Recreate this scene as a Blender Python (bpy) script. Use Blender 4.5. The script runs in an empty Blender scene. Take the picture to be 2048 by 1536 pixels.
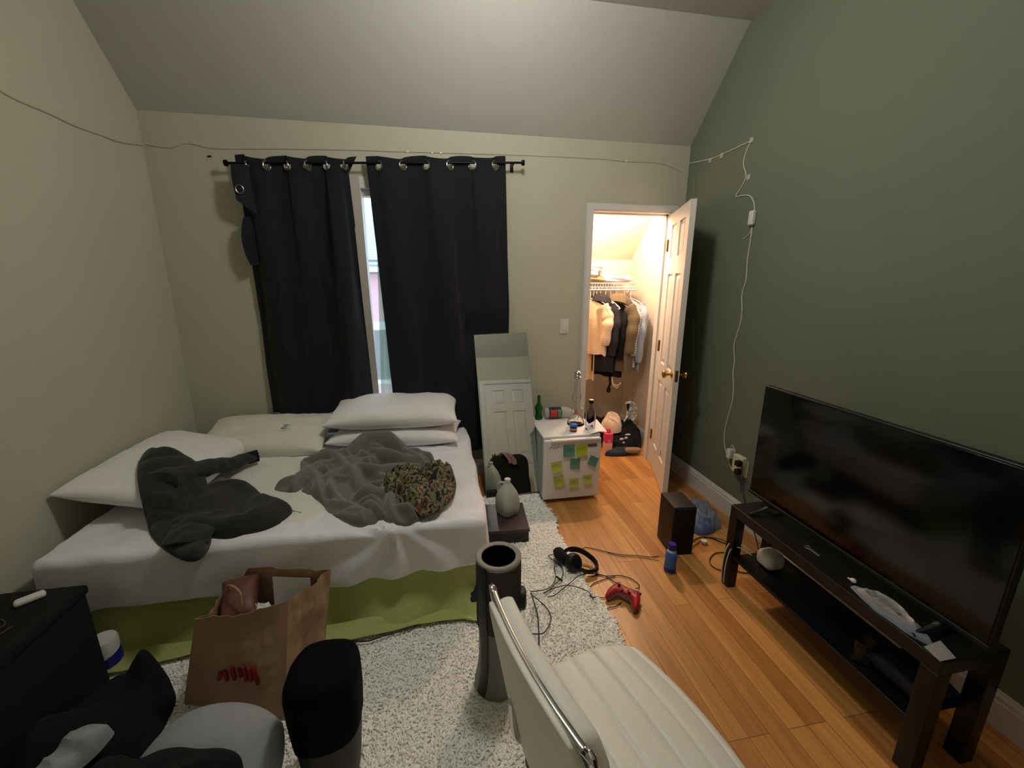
import bpy, math, random
import numpy as np
from mathutils import Vector, Matrix, noise
random.seed(7); np.random.seed(7)
scene = bpy.context.scene
COL = scene.collection
PI = math.pi

# ------------------------------------------------------------------ camera model (also used to read points off known planes)
PITCH, YAW, ROLL = [math.radians(a) for a in (13.88, 10.33, .18)]
FPX, CAMH = 831.0, 1.535
cf = np.array([math.sin(YAW)*math.cos(PITCH), math.cos(YAW)*math.cos(PITCH), -math.sin(PITCH)])
_r = np.array([math.cos(YAW), -math.sin(YAW), 0.]); _u = np.cross(_r, cf)
cr = _r*math.cos(ROLL)+_u*math.sin(ROLL); cu = -_r*math.sin(ROLL)+_u*math.cos(ROLL)
def at(px, py, **k):
    d = cf+cr*(px-1024)/FPX-cu*(py-768)/FPX
    (a, v), = k.items(); i = 'xyz'.index(a); o = np.array([0, 0, CAMH])
    return tuple(float(c) for c in o+d*(v-o[i])/d[i])

# ------------------------------------------------------------------ materials
def lin(c):
    return tuple(((x/255)/12.92 if x/255 <= .04045 else ((x/255+.055)/1.055)**2.4) for x in c)
def mat(name, rgb, rough=.6, metal=0., bump=0., bscale=60., var=0., vscale=6., spec=.5, emit=None, estr=0., trans=0., ior=1.45, alpha=1., sheen=0., coat=0.):
    m = bpy.data.materials.new(name); m.use_nodes = True
    nt = m.node_tree; b = nt.nodes['Principled BSDF']
    c = lin(rgb)
    b.inputs['Base Color'].default_value = (*c, 1); b.inputs['Roughness'].default_value = rough
    b.inputs['Metallic'].default_value = metal; b.inputs['Specular IOR Level'].default_value = spec
    b.inputs['Transmission Weight'].default_value = trans; b.inputs['IOR'].default_value = ior
    b.inputs['Alpha'].default_value = alpha; b.inputs['Sheen Weight'].default_value = sheen
    b.inputs['Coat Weight'].default_value = coat
    if emit: b.inputs['Emission Color'].default_value = (*lin(emit), 1); b.inputs['Emission Strength'].default_value = estr
    tc = nt.nodes.new('ShaderNodeTexCoord')
    n = nt.nodes.new('ShaderNodeTexNoise'); n.inputs['Scale'].default_value = vscale; n.inputs['Detail'].default_value = 5
    nt.links.new(tc.outputs['Object'], n.inputs['Vector'])
    mx = nt.nodes.new('ShaderNodeMix'); mx.data_type = 'RGBA'
    v = var if var else .04
    mx.inputs['A'].default_value = (*[x*(1-v) for x in c], 1); mx.inputs['B'].default_value = (*[min(1, x*(1+v)) for x in c], 1)
    nt.links.new(n.outputs['Fac'], mx.inputs['Factor']); nt.links.new(mx.outputs['Result'], b.inputs['Base Color'])
    if bump:
        n2 = nt.nodes.new('ShaderNodeTexNoise'); n2.inputs['Scale'].default_value = bscale; n2.inputs['Detail'].default_value = 4
        bp = nt.nodes.new('ShaderNodeBump'); bp.inputs['Strength'].default_value = bump; bp.inputs['Distance'].default_value = .01
        nt.links.new(tc.outputs['Object'], n2.inputs['Vector']); nt.links.new(n2.outputs['Fac'], bp.inputs['Height'])
        nt.links.new(bp.outputs['Normal'], b.inputs['Normal'])
    return m
def weave(m, scale=260, strength=.25):
    nt = m.node_tree; b = nt.nodes['Principled BSDF']; tc = nt.nodes.new('ShaderNodeTexCoord')
    w = nt.nodes.new('ShaderNodeTexWave'); w.inputs['Scale'].default_value = scale; w.bands_direction = 'Z'
    bp = nt.nodes.new('ShaderNodeBump'); bp.inputs['Strength'].default_value = strength; bp.inputs['Distance'].default_value = .002
    nt.links.new(tc.outputs['Object'], w.inputs['Vector']); nt.links.new(w.outputs['Fac'], bp.inputs['Height']); nt.links.new(bp.outputs['Normal'], b.inputs['Normal'])
    return m

M = {}
M['wall'] = mat('wall_paint', (188, 185, 164), .85, bump=.12, bscale=220, var=.03, vscale=2)
M['green'] = mat('green_paint', (112, 119, 100), .85, bump=.12, bscale=220, var=.04, vscale=2)
M['ceil'] = mat('ceiling_paint', (180, 179, 171), .9, bump=.12, bscale=160, var=.02, vscale=2)
M['trim'] = mat('trim_paint', (215, 212, 206), .45, bump=.03, bscale=40)
M['door'] = mat('door_paint', (220, 214, 205), .4, bump=.02, bscale=50)
M['closetwall'] = mat('closet_paint', (212, 200, 184), .8, bump=.1, bscale=200)
M['curtain'] = weave(mat('curtain_cloth', (13, 14, 22), .85, sheen=.08, var=.12, vscale=30))
M['grommet'] = mat('grommet_metal', (150, 148, 146), .3, 1.)
M['blackmetal'] = mat('black_metal', (16, 16, 18), .4, .6)
M['sheer'] = mat('mint_sheer', (190, 228, 210), .8, alpha=.5, var=.1)
M['liner'] = mat('curtain_liner', (176, 172, 160), .8)
M['glass'] = mat('window_glass', (240, 248, 250), .02, trans=1., ior=1.02, alpha=.25)
M['sheet'] = mat('sheet_cotton', (234, 233, 238), .8, bump=.08, bscale=90, sheen=.2, var=.02)
M['pillow'] = mat('pillow_cotton', (238, 236, 234), .8, bump=.1, bscale=80, sheen=.2, var=.03)
M['pillowc'] = mat('cream_pillow', (224, 223, 206), .85, bump=.12, bscale=90, sheen=.2, var=.03)
M['greensheet'] = mat('green_sheet', (172, 180, 108), .85, bump=.12, bscale=60, var=.08)
M['lime'] = mat('lime_cotton', (226, 226, 212), .8, bump=.1, bscale=60)
M['blanket'] = mat('grey_blanket', (112, 110, 101), .95, bump=.12, bscale=240, sheen=.3, var=.05, vscale=30)
M['hoodie'] = mat('charcoal_fleece', (42, 41, 42), .95, bump=.12, bscale=240, sheen=.12, var=.05, vscale=30)
M['blackcloth'] = mat('black_cloth', (11, 11, 13), .95, bump=.2, bscale=120)
M['darkcloth'] = mat('dark_cloth', (33, 32, 40), .9, bump=.2, bscale=120)
M['greycloth'] = mat('grey_cushion_cloth', (150, 154, 158), .9, bump=.1, bscale=150)
M['whitecloth'] = mat('white_cloth', (205, 205, 205), .85, bump=.15, bscale=70)
M['paper'] = mat('kraft_paper', (166, 134, 104), .8, bump=.15, bscale=30, var=.12, vscale=8)
M['redink'] = mat('red_ink', (150, 22, 30), .7)
M['whitepaper'] = mat('white_paper', (225, 225, 226), .7)
M['binliner'] = mat('black_bin_liner', (5, 5, 6), .9, spec=.15, bump=.1, bscale=20)
M['bin'] = mat('charcoal_bin', (46, 44, 42), .6)
M['mesh'] = mat('dark_mesh', (62, 60, 58), .7, bump=.2, bscale=400)
M['mist'] = mat('warm_grey_plastic', (140, 136, 126), .5)
M['midgrey'] = mat('mid_grey_plastic', (120, 119, 114), .5)
M['blackplastic'] = mat('black_plastic', (14, 14, 16), .45)
M['vinyl'] = mat('cream_vinyl', (228, 227, 216), .42, bump=.08, bscale=110, var=.03)
M['chrome'] = mat('chrome', (225, 225, 225), .08, 1.)
M['brass'] = mat('brass', (200, 160, 80), .2, 1.)
M['mirror'] = mat('mirror_glass', (232, 240, 236), .01, 1.)
M['mirroredge'] = mat('mirror_edge', (120, 140, 130), .3)
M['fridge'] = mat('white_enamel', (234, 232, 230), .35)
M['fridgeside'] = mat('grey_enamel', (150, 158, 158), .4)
M['teal'] = mat('teal_note', (96, 148, 128), .8)
M['yellow'] = mat('yellow_note', (186, 196, 90), .8)
M['lime_note'] = mat('lime_note', (176, 190, 40), .8)
M['blueink'] = mat('blue_grey_ink', (120, 130, 150), .6)
M['silver'] = mat('silver_label', (120, 115, 108), .4, .5)
M['clear'] = mat('clear_glass', (248, 250, 250), .03, trans=1., ior=1.22)
M['vodka'] = mat('clear_spirit_glass', (226, 230, 242), .03, trans=1., ior=1.06)
M['greenglass'] = mat('green_glass', (30, 130, 50), .08, trans=.6, ior=1.4)
M['hdpe'] = mat('milky_plastic', (206, 212, 200), .4, trans=.25)
M['petclear'] = mat('clear_plastic', (228, 228, 222), .25, trans=.5, ior=1.2)
M['redlabel'] = mat('red_label', (196, 60, 44), .6)
M['navylabel'] = mat('navy_label', (22, 40, 60), .6)
M['bluecap'] = mat('royal_blue_plastic', (24, 26, 140), .35)
M['orangelabel'] = mat('orange_label', (200, 150, 70), .5)
M['labelblue'] = mat('blue_label', (60, 110, 190), .5, var=.5, vscale=40)
M['woodbox'] = mat('dark_brown_board', (58, 42, 44), .45, var=.1)
M['lacquer'] = mat('black_brown_lacquer', (9, 8, 9), .38, bump=.04, bscale=20)
M['screen'] = mat('glossy_screen', (4, 4, 5), .13, spec=.5)
M['speaker'] = mat('black_speaker_vinyl', (20, 17, 17), .5)
M['grille'] = mat('speaker_grille', (8, 8, 9), .9, bump=.3, bscale=500)
M['whiteplastic'] = mat('white_plastic', (220, 220, 215), .35)
M['dullwhite'] = mat('dull_white_plastic', (150, 146, 142), .35)
M['ivory'] = mat('ivory_plastic', (222, 214, 176), .45)
M['cable'] = mat('black_cable', (10, 9, 10), .5)
M['whitecable'] = mat('white_cable', (215, 212, 200), .5)
M['clearcord'] = mat('tape_residue', (172, 168, 148), .6)
M['red'] = mat('red_gamepad_plastic', (172, 26, 32), .4)
M['darkred'] = mat('dark_red_plastic', (80, 12, 22), .4)
M['greyplastic'] = mat('grey_plastic', (120, 120, 122), .5)
M['knit'] = mat('cream_knit', (226, 200, 170), .95, bump=.5, bscale=70, sheen=.3)
M['olive'] = mat('olive_cloth', (100, 88, 66), .9, bump=.1, bscale=80)
M['jeans'] = mat('pale_blue_cloth', (160, 172, 190), .9, bump=.1, bscale=80)
M['striped'] = mat('pale_striped_cloth', (214, 204, 204), .9, bump=.15, bscale=80)
M['tan'] = mat('tan_cloth', (150, 120, 90), .9, bump=.2, bscale=60)
M['denim'] = mat('dark_denim', (38, 48, 62), .9, bump=.2, bscale=60)
M['pink'] = mat('pink_carton', (224, 70, 110), .5)
M['palepink'] = mat('pale_pink_carton', (240, 190, 180), .5)
M['wrap'] = mat('thin_clear_wrap', (190, 200, 215), .2, trans=.65, ior=1.15, var=.2, vscale=20)
M['bluewrap'] = mat('blue_wrap', (140, 155, 205), .3, trans=.6, ior=1.15)
M['brickfar'] = mat('pink_brick', (205, 165, 165), .9, bump=.2, bscale=30)
M['lampglass'] = mat('lamp_glass', (255, 250, 240), .4, emit=(255, 240, 215), estr=3.)
M['bulb'] = mat('bulb_glass', (255, 230, 190), .4, emit=(255, 205, 150), estr=8.)

def wood_floor():
    m = bpy.data.materials.new('oak_strip_floor'); m.use_nodes = True; nt = m.node_tree; b = nt.nodes['Principled BSDF']
    tc = nt.nodes.new('ShaderNodeTexCoord'); sp = nt.nodes.new('ShaderNodeSeparateXYZ'); cb = nt.nodes.new('ShaderNodeCombineXYZ')
    L = nt.links.new
    L(tc.outputs['Object'], sp.inputs[0]); L(sp.outputs['Y'], cb.inputs['X']); L(sp.outputs['X'], cb.inputs['Y'])
    br = nt.nodes.new('ShaderNodeTexBrick'); br.inputs['Scale'].default_value = 1.; br.inputs['Brick Width'].default_value = .95
    br.inputs['Row Height'].default_value = .078; br.inputs['Mortar Size'].default_value = .0012; br.inputs['Mortar Smooth'].default_value = .3
    br.offset = .37; br.offset_frequency = 3
    br.inputs['Color1'].default_value = (*lin((214, 156, 88)), 1); br.inputs['Color2'].default_value = (*lin((176, 118, 58)), 1)
    br.inputs['Mortar'].default_value = (*lin((110, 70, 38)), 1)
    L(cb.outputs[0], br.inputs['Vector'])
    mp = nt.nodes.new('ShaderNodeMapping'); mp.inputs['Scale'].default_value = (2.2, 42, 1); L(cb.outputs[0], mp.inputs['Vector'])
    n = nt.nodes.new('ShaderNodeTexNoise'); n.inputs['Scale'].default_value = 1.; n.inputs['Detail'].default_value = 6; n.inputs['Distortion'].default_value = .6
    L(mp.outputs[0], n.inputs['Vector'])
    rp = nt.nodes.new('ShaderNodeValToRGB'); rp.color_ramp.elements[0].position = .3; rp.color_ramp.elements[0].color = (.62, .58, .52, 1); rp.color_ramp.elements[1].position = .7; rp.color_ramp.elements[1].color = (1.1, 1.08, 1.05, 1)
    L(n.outputs['Fac'], rp.inputs[0])
    mu = nt.nodes.new('ShaderNodeMix'); mu.data_type = 'RGBA'; mu.blend_type = 'MULTIPLY'; mu.inputs['Factor'].default_value = .75
    L(br.outputs['Color'], mu.inputs['A']); L(rp.outputs['Color'], mu.inputs['B']); L(mu.outputs['Result'], b.inputs['Base Color'])
    b.inputs['Roughness'].default_value = .38; b.inputs['Coat Weight'].default_value = .15; b.inputs['Coat Roughness'].default_value = .3
    bp = nt.nodes.new('ShaderNodeBump'); bp.inputs['Strength'].default_value = .15; bp.inputs['Distance'].default_value = .002; bp.invert = True
    L(br.outputs['Fac'], bp.inputs['Height']); L(bp.outputs['Normal'], b.inputs['Normal'])
    return m
M['floor'] = wood_floor()
def rug_mat():
    m = mat('shag_wool', (253, 251, 243), .95, var=.03, vscale=3.)
    nt = m.node_tree; b = nt.nodes['Principled BSDF']; b.inputs['Sheen Weight'].default_value = .3
    return m
M['rug'] = rug_mat()
def camo_mat():
    m = bpy.data.materials.new('patterned_brown_cloth'); m.use_nodes = True; nt = m.node_tree; b = nt.nodes['Principled BSDF']; L = nt.links.new
    tc = nt.nodes.new('ShaderNodeTexCoord'); v = nt.nodes.new('ShaderNodeTexVoronoi'); v.inputs['Scale'].default_value = 42
    n = nt.nodes.new('ShaderNodeTexNoise'); n.inputs['Scale'].default_value = 17; n.inputs['Detail'].default_value = 2
    L(tc.outputs['Object'], n.inputs['Vector']); L(tc.outputs['Object'], v.inputs['Vector'])
    r = nt.nodes.new('ShaderNodeValToRGB'); r.color_ramp.interpolation = 'CONSTANT'
    cols = [(0, (30, 28, 24)), (.40, (112, 106, 74)), (.50, (34, 31, 26)), (.545, (138, 130, 96)), (.59, (104, 66, 46)), (.64, (48, 44, 34))]
    e = r.color_ramp.elements; e[0].position = 0; e[0].color = (*lin(cols[0][1]), 1); e[1].position = cols[1][0]; e[1].color = (*lin(cols[1][1]), 1)
    for p, c in cols[2:]:
        q = e.new(p); q.color = (*lin(c), 1)
    L(n.outputs['Fac'], r.inputs[0]); L(r.outputs['Color'], b.inputs['Base Color']); b.inputs['Roughness'].default_value = .9
    return m
M['camo'] = camo_mat()
def stripes_mat(name, c1, c2, scale, direction='Z'):
    m = mat(name, c1, .85); nt = m.node_tree; b = nt.nodes['Principled BSDF']; L = nt.links.new
    tc = nt.nodes.new('ShaderNodeTexCoord'); w = nt.nodes.new('ShaderNodeTexWave'); w.inputs['Scale'].default_value = scale; w.bands_direction = direction
    w.inputs['Distortion'].default_value = 1.
    r = nt.nodes.new('ShaderNodeValToRGB'); r.color_ramp.elements[0].position = .45; r.color_ramp.elements[1].position = .55
    r.color_ramp.elements[0].color = (*lin(c1), 1); r.color_ramp.elements[1].color = (*lin(c2), 1)
    L(tc.outputs['Object'], w.inputs['Vector']); L(w.outputs['Fac'], r.inputs[0]); L(r.outputs['Color'], b.inputs['Base Color'])
    return m
M['shingle'] = stripes_mat('roof_shingles', (196, 208, 220), (150, 165, 180), 6, 'Z')
M['stripe1'] = stripes_mat('pink_striped_cloth', (224, 214, 210), (176, 160, 165), 14, 'Z')
M['knitcable'] = stripes_mat('cable_knit', (232, 208, 178), (216, 188, 156), 20, 'Z')

# ------------------------------------------------------------------ geometry (V, F) helpers
def join(*gs):
    V = []; F = []
    for g in gs:
        if not g: continue
        o = len(V); V += [tuple(v) for v in g[0]]; F += [tuple(i+o for i in f) for f in g[1]]
    return V, F
def xf(g, m):
    return [tuple(m @ Vector(v)) for v in g[0]], g[1]
def TR(x=0, y=0, z=0, rz=0, rx=0, ry=0, s=1):
    return Matrix.Translation((x, y, z)) @ Matrix.Rotation(rz, 4, 'Z') @ Matrix.Rotation(ry, 4, 'Y') @ Matrix.Rotation(rx, 4, 'X') @ Matrix.Scale(s, 4)
def box(x0, x1, y0, y1, z0, z1):
    V = [(x, y, z) for z in (z0, z1) for y in (y0, y1) for x in (x0, x1)]
    return V, [(0, 2, 3, 1), (4, 5, 7, 6), (0, 1, 5, 4), (2, 6, 7, 3), (0, 4, 6, 2), (1, 3, 7, 5)]
def rbox(x0, x1, y0, y1, z0, z1, r=.01, n=(1, 1, 1), k=3, disp=None):
    c = np.array([(x0+x1)/2, (y0+y1)/2, (z0+z1)/2]); h = np.array([x1-x0, y1-y0, z1-z0])/2
    r = min(r, *(h*.98))
    ax = []
    for a in range(3):
        e = [-h[a]+r*(1-math.cos(i/k*PI/2)) if False else -h[a]+r*i/k for i in range(k)]
        mid = list(np.linspace(-h[a]+r, h[a]-r, n[a]+1))
        ax.append(e+mid+[-q for q in reversed(e)])
    idx = {}; V = []; F = []
    def vid(p):
        key = (round(p[0], 6), round(p[1], 6), round(p[2], 6))
        if key not in idx:
            q = np.array(p); inn = np.clip(q, -(h-r), h-r); d = q-inn; l = np.linalg.norm(d)
            if l > 1e-9:
                # even out the arc spacing
                d2 = np.tan(np.clip(d/r, -1, 1)*PI/4); m_ = np.linalg.norm(d2); q = inn+r*d2/m_; nn = d2/m_
            else: nn = np.zeros(3)
            w = q+c
            if disp is not None: w = np.array(disp(w, nn))
            idx[key] = len(V); V.append(tuple(float(t) for t in w))
        return idx[key]
    for a in range(3):
        b_, c_ = [(1, 2), (2, 0), (0, 1)][a]
        for s in (-1, 1):
            A, B = ax[b_], ax[c_]
            for i in range(len(A)-1):
                for j in range(len(B)-1):
                    q = []
                    for (ii, jj) in ((i, j), (i+1, j), (i+1, j+1), (i, j+1)):
                        p = [0, 0, 0]; p[a] = s*h[a]; p[b_] = A[ii]; p[c_] = B[jj]; q.append(vid(p))
                    F.append(tuple(q if s > 0 else q[::-1]))
    return V, F
def lathe(prof, n=32, cx=0, cy=0, cap=True):
    V = []; F = []
    for r, z in prof:
        for i in range(n):
            a = 2*PI*i/n; V.append((cx+r*math.cos(a), cy+r*math.sin(a), z))
    for k in range(len(prof)-1):
        for i in range(n):
            j = (i+1) % n; F.append((k*n+i, k*n+j, (k+1)*n+j, (k+1)*n+i))
    if cap:
        if prof[0][0] > 1e-5: F.append(tuple(range(n))[::-1])
        if prof[-1][0] > 1e-5: F.append(tuple((len(prof)-1)*n+i for i in range(n)))
    return V, F
def spline(pts, n=8, closed=False):
    P = [Vector(p) for p in pts]; out = []
    m = len(P)
    rng = range(m if closed else m-1)
    for i in rng:
        if closed: a, b, c, d = P[(i-1) % m], P[i], P[(i+1) % m], P[(i+2) % m]
        else: a, b, c, d = P[max(i-1, 0)], P[i], P[i+1], P[min(i+2, m-1)]
        for k in range(n):
            t = k/n
            out.append(.5*((2*b)+(c-a)*t+(2*a-5*b+4*c-d)*t*t+(3*b-a-3*c+d)*t**3))
    if not closed: out.append(P[-1])
    return out
def tube(pts, r=.003, n=8, sm=8, closed=False, rfun=None, flat=None):
    P = spline(pts, sm, closed) if sm else [Vector(p) for p in pts]
    V = []; F = []; up = Vector((0, 0, 1)); prev = None; m = len(P)
    for i, p in enumerate(P):
        t = (P[(i+1) % m]-P[i-1]) if closed else (P[min(i+1, m-1)]-P[max(i-1, 0)])
        if t.length < 1e-9: t = Vector((1, 0, 0))
        t.normalize()
        if prev is None:
            s = t.cross(up)
            if s.length < .1: s = t.cross(Vector((1, 0, 0)))
        else: s = prev-t*prev.dot(t)
        s.normalize(); prev = s; u = s.cross(t)
        rr = rfun(i/(m-1)) if rfun else r
        for k in range(n):
            a = 2*PI*k/n; f1, f2 = flat if flat else (1, 1)
            V.append(tuple(p+s*math.cos(a)*rr*f1+u*math.sin(a)*rr*f2))
    for i in range(m if closed else m-1):
        for k in range(n):
            q = (k+1) % n; i2 = (i+1) % m
            F.append((i*n+k, i2*n+k, i2*n+q, i*n+q))
    if not closed: F += [tuple(range(n)), tuple((m-1)*n+k for k in range(n))[::-1]]
    return V, F
def grid(f, nu, nv, wu=False):
    V = [tuple(f(i/(nu if wu else nu-1), j/(nv-1))) for j in range(nv) for i in range(nu)]
    F = []
    for j in range(nv-1):
        for i in range(nu if wu else nu-1):
            a = (i+1) % nu; F.append((j*nu+i, j*nu+a, (j+1)*nu+a, (j+1)*nu+i))
    return V, F
def sheet(f, nu, nv, th=.003):
    """a two sided cloth of real thickness from a surface function"""
    V, F = grid(f, nu, nv); A = np.array(V).reshape(nv, nu, 3)
    du = np.gradient(A, axis=1); dv = np.gradient(A, axis=0); n = np.cross(du, dv); n /= np.linalg.norm(n, axis=2, keepdims=True)+1e-12
    B = A-n*th; N = nu*nv
    V2 = V+[tuple(map(float, b)) for b in B.reshape(-1, 3)]
    F2 = list(F)+[tuple(i+N for i in q[::-1]) for q in F]
    ring = [i for i in range(nu)]+[j*nu+nu-1 for j in range(1, nv)]+[(nv-1)*nu+i for i in range(nu-2, -1, -1)]+[j*nu for j in range(nv-2, 0, -1)]
    for a, b in zip(ring, ring[1:]+ring[:1]): F2.append((b, a, a+N, b+N))
    return V2, F2
def prism(poly, z0, z1):
    n = len(poly); V = [(x, y, z0) for x, y in poly]+[(x, y, z1) for x, y in poly]
    return V, [tuple(range(n))[::-1], tuple(range(n, 2*n))]+[(i, (i+1) % n, n+(i+1) % n, n+i) for i in range(n)]
def prism_x(poly, x0, x1):      # poly in (y, z)
    n = len(poly); V = [(x0, y, z) for y, z in poly]+[(x1, y, z) for y, z in poly]
    return V, [tuple(range(n))[::-1], tuple(range(n, 2*n))]+[(i, (i+1) % n, n+(i+1) % n, n+i) for i in range(n)]
def ellipsoid(c, r, n=20, m=12):
    return lathe_xf([(math.sin(PI*i/m)+1e-6, -math.cos(PI*i/m)) for i in range(m+1)], n, c, r)
def lathe_xf(prof, n, c, r):
    g = lathe(prof, n, cap=False); return [(c[0]+v[0]*r[0], c[1]+v[1]*r[1], c[2]+v[2]*r[2]) for v in g[0]], g[1]
def ccw(o):
    a = sum(o[i-1][0]*o[i][1]-o[i][0]*o[i-1][1] for i in range(len(o)))
    return list(o) if a > 0 else list(o)[::-1]
def NZ(p, f=1., s=0.):
    return noise.noise(Vector((p[0]*f+s, p[1]*f-s*.7, p[2]*f+s*1.3)))
def ridge(x, y, f, s, warp=.35, an=1.6, ang=.6):
    ca, sa = math.cos(ang), math.sin(ang)
    wx = warp*noise.noise(Vector((x*2.3+s, y*2.3, s))); wy = warp*noise.noise(Vector((x*2.3, y*2.3+s, 3+s)))
    u = (x+wx)*ca+(y+wy)*sa; v = -(x+wx)*sa+(y+wy)*ca
    a = 1-abs(noise.noise(Vector((u*f, v*f/an, s))))*2.6
    b = 1-abs(noise.noise(Vector((v*f*1.7+5, u*f*1.1, s+9))))*2.6
    return max(0, a)**1.5*.65+max(0, b)**1.5*.35
def heap(outline, z0, h, seed=1., f=7., nr=34, na=150, base=.45, rim=.006, zf=None, warp=.3, lat=.012, pw=3., cen=None, peak=None):
    """crumpled cloth lying on z0 inside a closed outline (x, y)"""
    B = spline([(x, y, 0) for x, y in ccw(outline)], 10, True); m = len(B)
    B = [B[int(i*m/na) % m] for i in range(na)]
    c = Vector((*cen, 0)) if cen else sum(B, Vector())/len(B)
    V = []; F = []
    for j in range(nr+1):
        s = 1-j/nr
        for i in range(na):
            p = c+(B[i]-c)*s
            env = (1-s**pw)**.55 if s < 1 else 0
            rd = ridge(p.x, p.y, f, seed, warp)
            lo_ = .5+noise.noise(Vector((p.x*f*.45, p.y*f*.45, seed+21)))
            hh = h*env*(base+(1-base)*(.35*lo_+.65*rd)*1.15)+rim*(1 if s < 1 else 0)
            if peak:
                for (qx, qy, qh, qr) in peak: hh += qh*math.exp(-((p.x-qx)**2+(p.y-qy)**2)/(qr*qr))*env
            k = lat*(1-abs(2*s-1)) + lat*.4
            ox = k*noise.noise(Vector((p.x*f*1.3, p.y*f*1.3, seed+4))); oy = k*noise.noise(Vector((p.x*f*1.3, p.y*f*1.3, seed+14)))
            zz = z0 if zf is None else zf(p.x, p.y)
            V.append((p.x+ox, p.y+oy, zz+hh))
    for j in range(nr):
        for i in range(na):
            q = (i+1) % na; F.append((j*na+i, j*na+q, (j+1)*na+q, (j+1)*na+i))
    F.append(tuple(range(na))[::-1])
    return V, F
def pillow(w, d, t, seed=1., n=34, corner=.12, wr=.012, sag=0, rnd=0.):
    """soft pillow centred on the origin, lying flat"""
    V = []; F = []
    def P(u, v, sg):
        k = (1-abs(u)**2.6)*(1-abs(v)**2.6); th = t/2*max(0, k)**.42
        e = 1-corner*(1-abs(u)**2)*(abs(v)**3); e2 = 1-corner*(1-abs(v)**2)*(abs(u)**3)
        x = w/2*u*e2*math.sqrt(1-rnd*v*v/2); y = d/2*v*e*math.sqrt(1-rnd*u*u/2)
        r = (ridge(x+sg*3, y, 5, seed, .3)-.4)*wr*min(1, 3*k+.15)
        z = sg*(th+r*(1 if sg > 0 else .4)); z += sag*(1-u*u)
        return (x, y, z)
    for sg in (1, -1):
        o = len(V)
        for j in range(n+1):
            for i in range(n+1):
                u = math.sin((2*i/n-1)*PI/2); v = math.sin((2*j/n-1)*PI/2)
                V.append(P(u, v, sg))
        for j in range(n):
            for i in range(n):
                q = (o+j*(n+1)+i, o+j*(n+1)+i+1, o+(j+1)*(n+1)+i+1, o+(j+1)*(n+1)+i)
                F.append(q if sg > 0 else q[::-1])
    return V, F

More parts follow.
